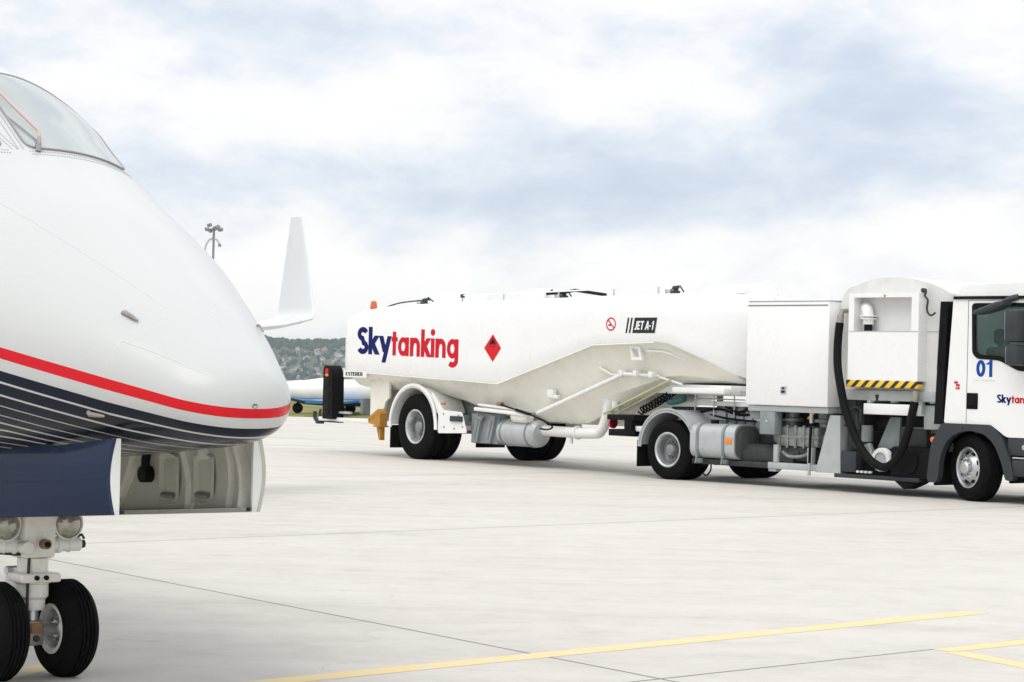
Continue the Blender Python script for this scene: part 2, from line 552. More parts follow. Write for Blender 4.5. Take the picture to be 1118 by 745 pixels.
def glyph(c):
    """bold geometric sans letters: (strokes, advance); a stroke is (path, width, closed)"""
    p, x = PEN, XH
    if c == 'S':
        pts = arc(.30, .745, .19, .165, 22, 180, 12) + arc(.30, .745, .19, .165, 180, 262, 6)[1:] + arc(.30, .255, .20, .165, 78, 0, 6) + arc(.30, .255, .20, .165, 0, -158, 12)[1:]
        return [(pts, p * .98, False)], .60
    if c == 'k':
        return [([(.10, 0), (.10, 1.02)], p, False), ([(.16, .34), (.44, x)], p * 1.02, False), ([(.20, .42), (.47, 0)], p * 1.08, False)], .56
    if c == 'y':
        return [([(.09, x), (.30, .10)], p * 1.05, False), ([(.52, x), (.24, -.28)], p, False)], .60
    if c == 't':
        return [([(.19, .90), (.19, 0)], p, False), ([(.02, x - .085), (.38, x - .085)], p * .85, False)], .40
    if c == 'a':
        return [(arc(.31, x / 2, .205, x / 2 - .085, 0, 360, 26)[:-1], p * .92, True), ([(.54, 0), (.54, x)], p, False)], .70
    if c == 'n':
        return [([(.10, 0), (.10, x)], p, False), ([(.12, .36)] + arc(.30, .38, .18, .225, 165, 0, 12) + [(.48, 0)], p * .98, False)], .63
    if c == 'i':
        return [([(.10, 0), (.10, x)], p, False), (arc(.10, .92, .062, .062, 0, 360, 16)[:-1], .125, True)], .25
    if c == 'g':
        return [(arc(.31, x / 2, .205, x / 2 - .085, 0, 360, 26)[:-1], p * .92, True), ([(.54, x), (.54, -.02)] + arc(.33, -.06, .21, .18, 0, -140, 10)[1:], p, False)], .68
    if c == '0':
        return [(arc(.30, .5, .19, .40, 0, 360, 28)[:-1], p, True)], .64
    if c == '1':
        return [([(.30, 0), (.30, 1.0)], p, False), ([(.08, .74), (.30, .88)], p * .75, False)], .46
    if c == 'J':
        return [([(.30, 1.0), (.30, .22)] + arc(.18, .20, .12, .12, 0, -150, 8), p, False)], .46
    if c == 'E':
        return [([(.10, 0), (.10, 1.0)], p, False), ([(.10, .91), (.48, .91)], .18, False), ([(.10, .5), (.44, .5)], .17, False), ([(.10, .09), (.48, .09)], .18, False)], .56
    if c == 'T':
        return [([(.27, 0), (.27, 1.0)], p, False), ([(.0, .91), (.54, .91)], .18, False)], .58
    if c == 'A':
        return [([(.06, 0), (.30, 1.0)], p, False), ([(.54, 0), (.30, 1.0)], p, False), ([(.14, .26), (.46, .26)], .16, False)], .64
    if c == '-':
        return [([(.04, .42), (.30, .42)], .18, False)], .36
    if c == 'R':
        return [([(.10, 0), (.10, 1.0)], p, False), ([(.10, .91), (.28, .91)] + arc(.28, .70, .17, .21, 90, -90, 10) + [(.10, .49)], .17, False), ([(.26, .48), (.50, 0)], p, False)], .58
    return [], .3


def draw_word(mb, word, x0, x1, z0, h, Y, slope=0.0, shear=0.0):
    strokes, pen = [], 0.0
    for c in word:
        st, adv = glyph(c)
        for path, w, cl in st:
            strokes.append(ribbon([(pen + a, b) for a, b in path], w, cl))
        pen += adv
    allx = [v.x for vs, _ in strokes for v in vs]
    xa, xb = min(allx), max(allx)
    sx = (x1 - x0) / (xb - xa)
    for i, (vs, fs) in enumerate(strokes):
        out = []
        for v in vs:
            X = x0 + (v.x - xa) * sx
            out.append((X + shear * v.y * h, Y - .0004 * (i % 4), z0 + v.y * h + slope * (X - x0)))
        mb.add(out, fs)


# ------------------------------------------------------------------ wheels (axis along y, outer side -y)
def make_wheel(parent, name, x, y, z, Rt, wt, Rr, dish, kind='truck', rz=0.0):
    """tyre outer radius Rt, width wt, rim radius Rr; returns wheel disc object with a tyre and a hub child"""
    h = wt / 2
    w = MB()
    if dish > 0:       # deep dish (rear)
        prof = [(Rr, -h + .012), (Rr + .004, -h), (Rr - .012, -h - .004), (Rr - .03, -h + .008), (Rr - .045, -h + .05), (Rr - .06, -h + dish * .9)]
        w.use(M['steel']).lathe(prof, n=56)
        w.use(M['rimdisc'])
        prof = [(Rr - .06, -h + dish * .9), (Rr * .62, -h + dish), (Rr * .60, -h + dish + .01), (Rr * .36, -h + dish + .004), (Rr * .34, -h + dish - .02), (0.0, -h + dish - .02)]
    else:              # convex front disc
        prof = [(Rr, -h + .012), (Rr + .004, -h), (Rr - .012, -h - .004), (Rr - .03, -h + .008), (Rr - .045, -h + .06), (Rr - .06, -h + .075),
                (Rr * .80, -h + .07), (Rr * .58, -h + .0), (Rr * .52, -h - .012), (Rr * .40, -h - .012), (Rr * .38, -h + .0), (0.0, -h)]
    if dish > 0:
        w.lathe(prof, n=56)
    else:
        w.use(M['steel']).lathe(prof, n=56)
    yb = (-h + dish) if dish > 0 else (-h - .012)
    nn = 10
    for i in range(nn):
        a = 2 * PI * i / nn
        rr_ = Rr * (.47 if dish > 0 else .46)
        w.lathe([(0, yb - .028), (.014, yb - .028), (.016, yb + .005)], c=(rr_ * math.cos(a), 0, rr_ * math.sin(a)), n=6)
    # hand holes: black discs stand in for the shade of open holes
    w.use(M['black'])
    for i in range(8):
        a = 2 * PI * (i + .5) / 8
        rr_ = Rr * (.735 if dish > 0 else .70)
        yy = (-h + dish - .004) if dish > 0 else (-h + .026)
        w.lathe([(0, yy), (Rr * (.075 if dish > 0 else .115), yy), (Rr * (.075 if dish > 0 else .115), yy + .03)], c=(rr_ * math.cos(a), 0, rr_ * math.sin(a)), n=12)
    wo = w.build(name, None, parent)
    wo.location = (x, y, z)
    wo.rotation_euler = (0, 0, rz)
    t = MB()
    s = Rt - Rr
    prof = [(Rr - .01, -h + .02), (Rr + .01, -h + .004), (Rr + s * .12, -h - .004), (Rr + s * .45, -h - .014), (Rr + s * .75, -h - .006), (Rt - .02, -h + .012), (Rt - .004, -h + .03)]
    ng = 4
    for i in range(ng):
        g = -h + .03 + (wt - .06) * (i + 1) / (ng + 1)
        prof += [(Rt, g - .009), (Rt - .014, g - .006), (Rt - .014, g + .006), (Rt, g + .009)]
    prof += [(Rt - .004, h - .03), (Rt - .02, h - .012), (Rr + s * .75, h + .006), (Rr + s * .45, h + .014), (Rr + s * .12, h + .004), (Rr - .01, h - .02), (Rr * .4, h - .05), (0, h - .05)]
    t.lathe(prof, n=72)
    # shoulder lugs
    to = t.build('tyre', M['rubber'], wo, angle=28)
    hb = MB()
    y0 = -h + (dish if dish > 0 else 0) - .02
    if dish > 0:
        hb.lathe([(Rr * .33, y0 + .02), (Rr * .33, y0 - .07), (Rr * .28, y0 - .09), (Rr * .14, y0 - .10), (0, y0 - .10)], n=32)
    else:
        hb.lathe([(Rr * .36, y0 + .02), (Rr * .34, y0 - .03), (Rr * .26, y0 - .05), (0, y0 - .052)], n=32)
    hb.build('hub', M['pump'] if dish > 0 else M['steel'], wo)
    return wo


def arch_band(mb, cx, cz, r0, r1, a0, a1, y0, y1, n=20):
    poly = []
    for i in range(n + 1):
        a = R(a0 + (a1 - a0) * i / n)
        poly.append((cx + r1 * math.cos(a), cz + r1 * math.sin(a)))
    for i in range(n, -1, -1):
        a = R(a0 + (a1 - a0) * i / n)
        poly.append((cx + r0 * math.cos(a), cz + r0 * math.sin(a)))
    # strip-wise to stay convex
    for i in range(n):
        q = [poly[i], poly[i + 1], poly[2 * n - i], poly[2 * n + 1 - i]]
        vs = [(a, y0, b) for a, b in q] + [(a, y1, b) for a, b in q]
        fs = [(0, 1, 2, 3), (7, 6, 5, 4), (0, 4, 5, 1), (2, 6, 7, 3)]
        if i == 0:
            fs.append((0, 3, 7, 4))
        if i == n - 1:
            fs.append((1, 5, 6, 2))
        mb.add(vs, fs)


def coil(mb, p0, p1, rad, turns, r, sag=0.0, n=6):
    p0, p1 = Vector(p0), Vector(p1)
    t = (p1 - p0).normalized()
    u = t.cross(Vector((0, 0, 1))).normalized()
    w = t.cross(u)
    pts = []
    k = turns * 12
    for i in range(k + 1):
        f = i / k
        a = 2 * PI * turns * f
        pts.append(p0.lerp(p1, f) + Vector((0, 0, -sag * 4 * f * (1 - f))) + (u * math.cos(a) + w * math.sin(a)) * rad)
    mb.tube(pts, r, n)


# ================================================================== GROUND
def concrete_mat():
    m = bpy.data.materials.new('apron_concrete_slabs')
    m.use_nodes = True
    t = m.node_tree
    b = t.nodes['Principled BSDF']
    tc = N(t, 'ShaderNodeTexCoord')
    sp = N(t, 'ShaderNodeSeparateXYZ')
    # slight wander of the joints
    nw = N(t, 'ShaderNodeTexNoise', inp={'Scale': 1.6, 'Detail': 4.0})
    t.links.new(tc.outputs['Object'], nw.inputs['Vector'])
    wob = N(t, 'ShaderNodeVectorMath', operation='MULTIPLY_ADD')
    t.links.new(nw.outputs['Color'], wob.inputs[0])
    wob.inputs[1].default_value = (0.02, 0.02, 0)
    t.links.new(tc.outputs['Object'], wob.inputs[2])
    t.links.new(wob.outputs[0], sp.inputs[0])

    def fam(nx, ny, d0, pitch):
        d = mathn(t, 'ADD', mathn(t, 'MULTIPLY', sp.outputs[0], nx), mathn(t, 'MULTIPLY', sp.outputs[1], ny))
        q = mathn(t, 'DIVIDE', mathn(t, 'SUBTRACT', d, d0), pitch)
        fl = mathn(t, 'FLOOR', q)
        fr = mathn(t, 'SUBTRACT', q, fl)
        dist = mathn(t, 'MULTIPLY', mathn(t, 'MINIMUM', fr, mathn(t, 'SUBTRACT', 1.0, fr)), pitch)
        return fl, dist
    aB = math.atan2(2.16, 2.31)                 # joints running to the right and away
    nB = (-math.sin(aB), math.cos(aB))
    dB = nB[0] * 0.8 + nB[1] * 11.59
    dC = nB[0] * -0.48 + nB[1] * 22.1
    aA = math.atan2(5.93, -4.22)
    nA = (math.sin(aA), -math.cos(aA))
    dA = nA[0] * 0.8 + nA[1] * 11.59
    iB, jB = fam(nB[0], nB[1], dB, (dC - dB))
    iA, jA = fam(nA[0], nA[1], dA, 17.0)
    # joint line
    jm = mathn(t, 'MINIMUM', jA, jB)
    jw = N(t, 'ShaderNodeMapRange', inp={1: 0.006, 2: 0.016, 3: 1.0, 4: 0.0})
    t.links.new(jm, jw.inputs[0])
    edge = N(t, 'ShaderNodeMapRange', inp={1: 0.0, 2: 0.35, 3: 0.35, 4: 0.0})
    t.links.new(jm, edge.inputs[0])
    # slab tone
    cmb = N(t, 'ShaderNodeCombineXYZ')
    t.links.new(iA, cmb.inputs[0])
    t.links.new(iB, cmb.inputs[1])
    wn = N(t, 'ShaderNodeTexWhiteNoise', noise_dimensions='3D')
    t.links.new(cmb.outputs[0], wn.inputs['Vector'])
    # weathering at three sizes, the broad one drawn out along the traffic direction
    mp = N(t, 'ShaderNodeMapping')
    mp.inputs['Rotation'].default_value = (0, 0, R(-20))
    mp.inputs['Scale'].default_value = (0.25, 0.9, 1)
    t.links.new(tc.outputs['Object'], mp.inputs[0])
    n1 = N(t, 'ShaderNodeTexNoise', inp={'Scale': 1.1, 'Detail': 7.0, 'Roughness': 0.62, 'Distortion': 0.6})
    t.links.new(mp.outputs[0], n1.inputs['Vector'])
    n2 = N(t, 'ShaderNodeTexNoise', inp={'Scale': 3.2, 'Detail': 8.0, 'Roughness': 0.7})
    t.links.new(tc.outputs['Object'], n2.inputs['Vector'])
    n3 = N(t, 'ShaderNodeTexNoise', inp={'Scale': 55.0, 'Detail': 4.0, 'Roughness': 0.7})
    t.links.new(tc.outputs['Object'], n3.inputs['Vector'])
    v = mathn(t, 'ADD', mathn(t, 'MULTIPLY', n1.outputs[0], 0.42), mathn(t, 'MULTIPLY', n2.outputs[0], 0.42))
    v = mathn(t, 'ADD', v, mathn(t, 'MULTIPLY', n3.outputs[0], 0.16))
    v = mathn(t, 'ADD', v, mathn(t, 'MULTIPLY', mathn(t, 'SUBTRACT', wn.outputs[0], 0.5), 0.06))
    base = ramp(t, v, [(0.33, (0.40, 0.375, 0.33)), (0.44, (0.485, 0.46, 0.413)), (0.53, (0.528, 0.503, 0.456)), (0.67, (0.57, 0.543, 0.495))])
    # dark stains and scuffs
    n4 = N(t, 'ShaderNodeTexNoise', inp={'Scale': 2.3, 'Detail': 9.0, 'Roughness': 0.75})
    mp4 = N(t, 'ShaderNodeMapping')
    mp4.inputs['Scale'].default_value = (0.5, 1.2, 1)
    mp4.inputs['Rotation'].default_value = (0, 0, R(-25))
    mp4.inputs['Location'].default_value = (3.1, 7.7, 0)
    t.links.new(tc.outputs['Object'], mp4.inputs[0])
    t.links.new(mp4.outputs[0], n4.inputs['Vector'])
    st = N(t, 'ShaderNodeMapRange', inp={1: 0.60, 2: 0.74, 3: 0.0, 4: 0.6})
    t.links.new(n4.outputs[0], st.inputs[0])
    mx = N(t, 'ShaderNodeMix', data_type='RGBA')
    t.links.new(st.outputs[0], mx.inputs[0])
    t.links.new(base, mx.inputs[6])
    mx.inputs[7].default_value = (0.27, 0.25, 0.225, 1)
    # oil drops and hairline cracks
    vo = N(t, 'ShaderNodeTexVoronoi', feature='F1', inp={'Scale': 0.62, 'Randomness': 1.0})
    wv = N(t, 'ShaderNodeVectorMath', operation='MULTIPLY_ADD')
    t.links.new(n4.outputs['Color'], wv.inputs[0])
    wv.inputs[1].default_value = (0.35, 0.35, 0)
    t.links.new(tc.outputs['Object'], wv.inputs[2])
    t.links.new(wv.outputs[0], vo.inputs['Vector'])
    vs_ = N(t, 'ShaderNodeSeparateColor')
    t.links.new(vo.outputs['Color'], vs_.inputs[0])
    rad = mathn(t, 'MULTIPLY', mathn(t, 'POWER', vs_.outputs[0], 6.0), 0.11)
    spot = N(t, 'ShaderNodeMapRange', inp={3: 1.0, 4: 0.0})
    t.links.new(vo.outputs['Distance'], spot.inputs[0])
    t.links.new(mathn(t, 'MULTIPLY', rad, 0.4), spot.inputs[1])
    t.links.new(mathn(t, 'ADD', rad, 0.001), spot.inputs[2])
    ve = N(t, 'ShaderNodeTexVoronoi', feature='DISTANCE_TO_EDGE', inp={'Scale': 0.16})
    wv2 = N(t, 'ShaderNodeVectorMath', operation='MULTIPLY_ADD')
    t.links.new(n2.outputs['Color'], wv2.inputs[0])
    wv2.inputs[1].default_value = (0.9, 0.9, 0)
    t.links.new(tc.outputs['Object'], wv2.inputs[2])
    t.links.new(wv2.outputs[0], ve.inputs['Vector'])
    crk = N(t, 'ShaderNodeMapRange', inp={1: 0.0004, 2: 0.0014, 3: 1.0, 4: 0.0})
    t.links.new(ve.outputs['Distance'], crk.inputs[0])
    cmask = N(t, 'ShaderNodeMapRange', inp={1: 0.50, 2: 0.60, 3: 0.0, 4: 0.45})
    t.links.new(n1.outputs[0], cmask.inputs[0])
    dk_ = mathn(t, 'MAXIMUM', mathn(t, 'MULTIPLY', spot.outputs[0], 0.42), mathn(t, 'MULTIPLY', crk.outputs[0], cmask.outputs[0]))
    mx5 = N(t, 'ShaderNodeMix', data_type='RGBA')
    t.links.new(dk_, mx5.inputs[0])
    t.links.new(mx.outputs[2], mx5.inputs[6])
    mx5.inputs[7].default_value = (0.20, 0.185, 0.165, 1)
    mx = mx5
    mx3 = N(t, 'ShaderNodeMix', data_type='RGBA')
    t.links.new(mathn(t, 'MULTIPLY', edge.outputs[0], mathn(t, 'MULTIPLY', n2.outputs[0], 0.8)), mx3.inputs[0])
    t.links.new(mx.outputs[2], mx3.inputs[6])
    mx3.inputs[7].default_value = (0.33, 0.32, 0.30, 1)
    mx2 = N(t, 'ShaderNodeMix', data_type='RGBA')
    t.links.new(mathn(t, 'MULTIPLY', jw.outputs[0], 0.85), mx2.inputs[0])
    t.links.new(mx3.outputs[2], mx2.inputs[6])
    mx2.inputs[7].default_value = (0.075, 0.07, 0.065, 1)
    t.links.new(mx2.outputs[2], b.inputs['Base Color'])
    b.inputs['Roughness'].default_value = 0.75
    b.inputs['Specular IOR Level'].default_value = 0.35
    bp = N(t, 'ShaderNodeBump', inp={'Strength': 0.25, 'Distance': 0.006})
    t.links.new(mathn(t, 'ADD', n3.outputs[0], mathn(t, 'MULTIPLY', n2.outputs[0], 1.5)), bp.inputs['Height'])
    t.links.new(bp.outputs[0], b.inputs['Normal'])
    return m


def noise_mat(name, stops, scale, rough=0.9, detail=6.0, bump=0.0, rot=(1, 1, 1)):
    m = bpy.data.materials.new(name)
    m.use_nodes = True
    t = m.node_tree
    b = t.nodes['Principled BSDF']
    tc = N(t, 'ShaderNodeTexCoord')
    mp = N(t, 'ShaderNodeMapping')
    mp.inputs['Scale'].default_value = rot
    t.links.new(tc.outputs['Object'], mp.inputs[0])
    n = N(t, 'ShaderNodeTexNoise', inp={'Scale': scale, 'Detail': detail, 'Roughness': 0.65})
    t.links.new(mp.outputs[0], n.inputs['Vector'])
    c = ramp(t, n.outputs[0], stops)
    t.links.new(c, b.inputs['Base Color'])
    b.inputs['Roughness'].default_value = rough
    b.inputs['Specular IOR Level'].default_value = 0.25
    return m


M['concrete'] = concrete_mat()
M['grassland'] = noise_mat('dry_grassland', [(0.3, (0.09, 0.10, 0.025)), (0.5, (0.17, 0.165, 0.05)), (0.7, (0.27, 0.24, 0.09))], 0.6)
M['taxiway'] = noise_mat('pale_taxiway_concrete', [(0.3, (0.50, 0.49, 0.47)), (0.7, (0.58, 0.57, 0.55))], 0.1)
M['yellowline'] = noise_mat('worn_yellow_line_paint', [(0.36, (0.56, 0.53, 0.47)), (0.41, (0.66, 0.55, 0.30)), (0.50, (0.70, 0.54, 0.25)), (0.58, (0.66, 0.53, 0.29)), (0.64, (0.58, 0.54, 0.46))], 6.5, 0.6, 8.0)
M['blackline'] = noise_mat('dark_tyre_mark', [(0.3, (0.08, 0.08, 0.08)), (0.7, (0.14, 0.135, 0.13))], 9.0)


def sheet(name, xs, ys, zf, m):
    vs = [(x, y, zf(x, y)) for y in ys for x in xs]
    n = len(xs)
    fs = [(j * n + i, j * n + i + 1, (j + 1) * n + i + 1, (j + 1) * n + i) for j in range(len(ys) - 1) for i in range(n - 1)]
    me = bpy.data.meshes.new(name)
    me.from_pydata(vs, [], fs)
    me.materials.append(m)
    me.polygons.foreach_set('use_smooth', [True] * len(me.polygons))
    o = bpy.data.objects.new(name, me)
    col.objects.link(o)
    o['kind'] = 'structure'
    return o


def land(x, y):
    return float(np.interp(y, [222, 300, 500, 1200, 3000, 9000], [0, -3, -16, -38, -55, -60]))


sheet('ground', [-6000, -1500, -400, -100, 0, 100, 400, 1500, 6000], [-400, 0, 110, 222, 230, 260, 300, 400, 500, 800, 1200, 2000, 3000, 6000, 9000], land, M['grassland'])
sheet('apron', [-160, 0, 160], [-120, 0, 68.8], lambda x, y: 0.004, M['concrete'])
sheet('taxiway', [-600, 0, 600], [103, 160, 221], lambda x, y: 0.004, M['taxiway'])


def stripe(name, label, pts, w):
    """painted stripe along a polyline of (x, y)"""
    mb = MB()
    for (x0, y0), (x1, y1) in zip(pts[:-1], pts[1:]):
        d = Vector((x1 - x0, y1 - y0))
        n_ = max(1, int(d.length / 0.5))
        nrm = Vector((-d.y, d.x)).normalized() * w / 2
        vs, fs = [], []
        for i in range(n_ + 1):
            p = Vector((x0, y0)) + d * i / n_
            vs += [(p.x + nrm.x, p.y + nrm.y, 0.0052), (p.x - nrm.x, p.y - nrm.y, 0.0052)]
        fs = [(2 * i, 2 * i + 1, 2 * i + 3, 2 * i + 2) for i in range(n_)]
        mb.add(vs, fs)
    o = mb.build(name, M['yellowline'], None, smooth=False)
    o['kind'] = 'structure'
    return o


stripe('yellow_line', '', [(-1.11 - 4.1, 11.1 - 4.07), (-1.07, 11.17), (3.16, 15.32)], 0.17)
stripe('yellow_line', '', [(2.50, 13.08), (7.5, 17.75)], 0.15)
stripe('yellow_line', '', [(2.56, 13.02), (3.60, 10.9)], 0.15)
stripe('yellow_line', '', [(-2.75, 10.05), (-2.20, 11.75)], 0.16)


# ================================================================== JET IN THE FOREGROUND
AR = R(-51)
AO = (-1.069, 9.582, 0.0)
jet = empty('business_jet', AO, AR)
tag(jet, 'white jet with red and navy cheat lines standing in the left foreground', 'airplane')

K = np.array([0, .05, .15, .3, .6, 1.0, 1.5, 2.0, 2.5, 3.0, 3.6, 4.5, 6.0])
ZT = np.array([1.367, 1.497, 1.573, 1.662, 1.828, 2.028, 2.277, 2.508, 2.79, 3.085, 3.255, 3.31, 3.32])
ZB = np.array([1.367, 1.235, 1.203, 1.180, 1.153, 1.117, 1.077, 1.046, 1.022, 1.008, 1.0, 1.0, 1.0])
WW = np.array([0, .178, .278, .352, .495, .675, .873, 1.002, 1.075, 1.135, 1.155, 1.16, 1.16])


def pchip(x, y, xq):
    h = np.diff(x)
    d = np.diff(y) / h
    m_ = np.zeros_like(y)
    for i in range(1, len(x) - 1):
        if d[i - 1] * d[i] > 0:
            w1, w2 = 2 * h[i] + h[i - 1], h[i] + 2 * h[i - 1]
            m_[i] = (w1 + w2) / (w1 / d[i - 1] + w2 / d[i])
    m_[0], m_[-1] = d[0], d[-1]
    i = np.clip(np.searchsorted(x, xq) - 1, 0, len(x) - 2)
    t = (xq - x[i]) / h[i]
    return y[i] * (2 * t**3 - 3 * t**2 + 1) + h[i] * m_[i] * (t**3 - 2 * t**2 + t) + y[i + 1] * (-2 * t**3 + 3 * t**2) + h[i] * m_[i + 1] * (t**3 - t**2)


SK = np.sqrt(K)


def fus(u):
    q = np.sqrt(np.clip(u, 0, 6.0))
    return pchip(SK, ZT, q), pchip(SK, ZB, q), pchip(SK, WW, q)


EXPN = 2.15


def fus_pt(u, ang, off=0.0):
    """point on the skin at distance u behind the nose and section angle ang (0 = port, 90 = crown)"""
    T, B, W_ = (float(a) for a in fus(np.array(u)))
    zc = B + (T - B) * .48
    c, s_ = math.cos(ang), math.sin(ang)
    cc = math.copysign(abs(c) ** (2 / EXPN), c)
    ss = math.copysign(abs(s_) ** (2 / EXPN), s_)
    p = Vector((-u, W_ * cc, zc + ((T - zc) if s_ > 0 else (zc - B)) * ss))
    if off:
        n_ = Vector((0.25, c / max(W_, .05), s_ / max((T - zc) if s_ > 0 else (zc - B), .05))).normalized()
        p += n_ * off
    return p


def top_pt(u, y, off=0.0):
    T, B, W_ = (float(a) for a in fus(np.array(u)))
    q = min(1.0, abs(y) / W_)
    cc = q
    c = cc ** (EXPN / 2)
    ang = math.acos(min(1, c))
    return fus_pt(u, ang if y >= 0 else PI - ang, off)


def build_fuselage():
    us = np.concatenate([np.linspace(0, .55, 70)[:-1] ** 2 / .55, np.linspace(.55, 4.5, 110)[:-1], np.linspace(4.5, 20, 32)])
    us[0] = 0.0004
    nr = 160
    vs, ch = [], []
    for u in us:
        ue = min(u, 6.0)
        zr = 1.355 + 0.235 * min(u, 1.2) + 0.12 * max(0, min(u, 4.0) - 1.2)
        k_ = 0.86 + 0.14 * min(u / .5, 1)
        for j in range(nr):
            p = fus_pt(ue, 2 * PI * j / nr)
            vs.append((-u, p.y, p.z))
            ch.append((zr - p.z) / k_)
    n = len(us)
    fs = [(i * nr + j, i * nr + (j + 1) % nr, (i + 1) * nr + (j + 1) % nr, (i + 1) * nr + j) for i in range(n - 1) for j in range(nr)]
    # closed tail
    tip = [(-26.0, 0, 2.7)]
    vs += tip
    ch.append(-1)
    fs += [((n - 1) * nr + j, (n - 1) * nr + (j + 1) % nr, n * nr) for j in range(nr)]
    fs.append(tuple(range(nr)))
    me = bpy.data.meshes.new('fuselage')
    me.from_pydata(vs, [], fs)
    a = me.attributes.new('cheat', 'FLOAT', 'POINT')
    a.data.foreach_set('value', ch)
    me.materials.append(M['skin'])
    bm = bmesh.new()
    bm.from_mesh(me)
    bmesh.ops.recalc_face_normals(bm, faces=bm.faces[:])
    bm.to_mesh(me)
    bm.free()
    me.polygons.foreach_set('use_smooth', [True] * len(me.polygons))
    o = bpy.data.objects.new('fuselage', me)
    col.objects.link(o)
    o.parent = jet
    return o


fuse = build_fuselage()


def pane(sign):
    """one windshield pane: (u, y) quad on the crown of the nose"""
    def uv(a, b):
        p00, p10, p11, p01 = Vector((2.125, .005)), Vector((2.31, .66)), Vector((2.97, .80)), Vector((2.86, .09))
        q = p00.lerp(p10, a).lerp(p01.lerp(p11, a), b)
        q.x -= .035 * 4 * a * (1 - a) * (1 - b)
        q.x += .05 * 4 * a * (1 - a) * b
        return q
    n = 24
    vs = []

    def P(a, b, off):
        q = uv(a, b)
        y = q.y if sign > 0 else -(q.y + .11)
        return top_pt(q.x, y, off)
    # rounded corners
    def rc(a, b):
        r_ = .09
        for ca, cb in ((r_, r_), (1 - r_, r_), (r_, 1 - r_), (1 - r_, 1 - r_)):
            if (a < r_ or a > 1 - r_) and (b < r_ or b > 1 - r_) and abs(a - ca) <= r_ and abs(b - cb) <= r_:
                da, db = a - ca, b - cb
                m_ = max(abs(da), abs(db))
                L_ = math.hypot(da, db)
                if L_ > 0:
                    return ca + da * m_ / L_, cb + db * m_ / L_
        return a, b
    g = [i / n for i in range(n + 1)]
    for b in g:
        for a in g:
            a2, b2 = rc(a, b)
            vs.append(P(a2, b2, .006))
    fs = [(j * (n + 1) + i, j * (n + 1) + i + 1, (j + 1) * (n + 1) + i + 1, (j + 1) * (n + 1) + i) for j in range(n) for i in range(n)]
    mb = MB()
    mb.add(vs, fs)
    w = mb.build('windshield', M['windshield'], jet, angle=80)
    ring = [(0.5, 0)] + [(i / n, 0) for i in range(n // 2 + 1, n + 1)] + [(1, i / n) for i in range(1, n + 1)] + [(1 - i / n, 1) for i in range(1, n + 1)] + [(0, 1 - i / n) for i in range(1, n + 1)] + [(i / n, 0) for i in range(1, n // 2 + 1)]
    pts = [P(*rc(a, b), .004) for a, b in ring]
    fr = MB()
    fr.tube(pts, .0062, 8, cap=False)
    fr.build('window_frame', M['gasket'], w)
    # rivet rows along the frame
    for k_ in (1, 2):
        rv = MB()
        rv2 = MB()
        for i in range(46):
            t = i / 45
            q = uv(0, t)
            y = q.y - .028 * k_
            y = y if sign > 0 else -(y + .11)
            c_ = top_pt(q.x - .01, y, .001)
            rv.lathe([(0, .0022), (.0035, .0016), (.0045, -.002)], 'Z', c_, 6)
            q = uv(t, 0)
            y = q.y if sign > 0 else -(q.y + .11)
            c_ = top_pt(q.x - .028 * k_, y, .001)
            rv2.lathe([(0, .0022), (.0035, .0016), (.0045, -.002)], 'Z', c_, 6)
        rv.build('rivet_row', M['lgrey'], w)
        rv2.build('rivet_row', M['lgrey'], w)


pane(1)
pane(-1)

# wiper resting on the port pane
wp = MB()
wp.tube([top_pt(2.20, .10, .02), top_pt(2.26, .125, .035), top_pt(2.45, .09, .045), top_pt(2.9, .03, .05)], .009, 8)
wpo = wp.build('wiper', M['wiper'], jet)
mb = MB()
mb.tube([top_pt(2.10, .05, .0), top_pt(2.12, .06, .03), top_pt(2.20, .10, .03)], [.014, .012, .008], 8)
mb.build('wiper_pivot', M['gasket'], wpo)

# probes and ports on the nose
pb = MB()
a = fus_pt(1.80, R(112.5))
pb.tube([a - Vector((0, 0, .02)), a + Vector((0, -.03, .05)), a + Vector((.005, -.035, .062))], [.016, .014, .012], 10)
pb.tube([a + Vector((-.05, -.035, .055)), a + Vector((.03, -.035, .055))], .017, 10)
pbo = pb.build('ice_probe', M['ash'], jet)
mb = MB()
mb.tube([a + Vector((.028, -.035, .055)), a + Vector((.045, -.035, .055))], .016, 10)
mb.build('probe_tip', M['black'], pbo)
for uu, an, m_ in ((.574, 128.1, 'ash'), (.605, 207.8, 'ash'), (.626, 38.8, 'ash')):
    p = fus_pt(uu, R(an), .0)
    q = fus_pt(uu - .06, R(an), .012)
    mb = MB()
    mb.tube([p, fus_pt(uu - .01, R(an), .010), q, fus_pt(uu - .085, R(an), .012)], [.014, .012, .009, .005] if uu < .62 else [.006, .006, .005, .004], 8)
    mb.build('air_data_probe', M[m_], jet)
# radome seam and access panel seam
mb = MB()
mb.tube([fus_pt(.50 - .05 * abs(math.sin(R(a_))), R(a_), -.0006) for a_ in range(110, 171, 3)], .0018, 5)
mb.tube([fus_pt(u_, R(147 - 12 * (.47 - u_) / .4), .0005) for u_ in np.linspace(.47, .10, 14)], .0018, 5)
mb.tube([fus_pt(u_, R(118 - 9 * (1.9 - u_)), .0005) for u_ in np.linspace(1.95, .52, 20)], .0018, 5)
mb.build('panel_seam', M['fseam'], jet)


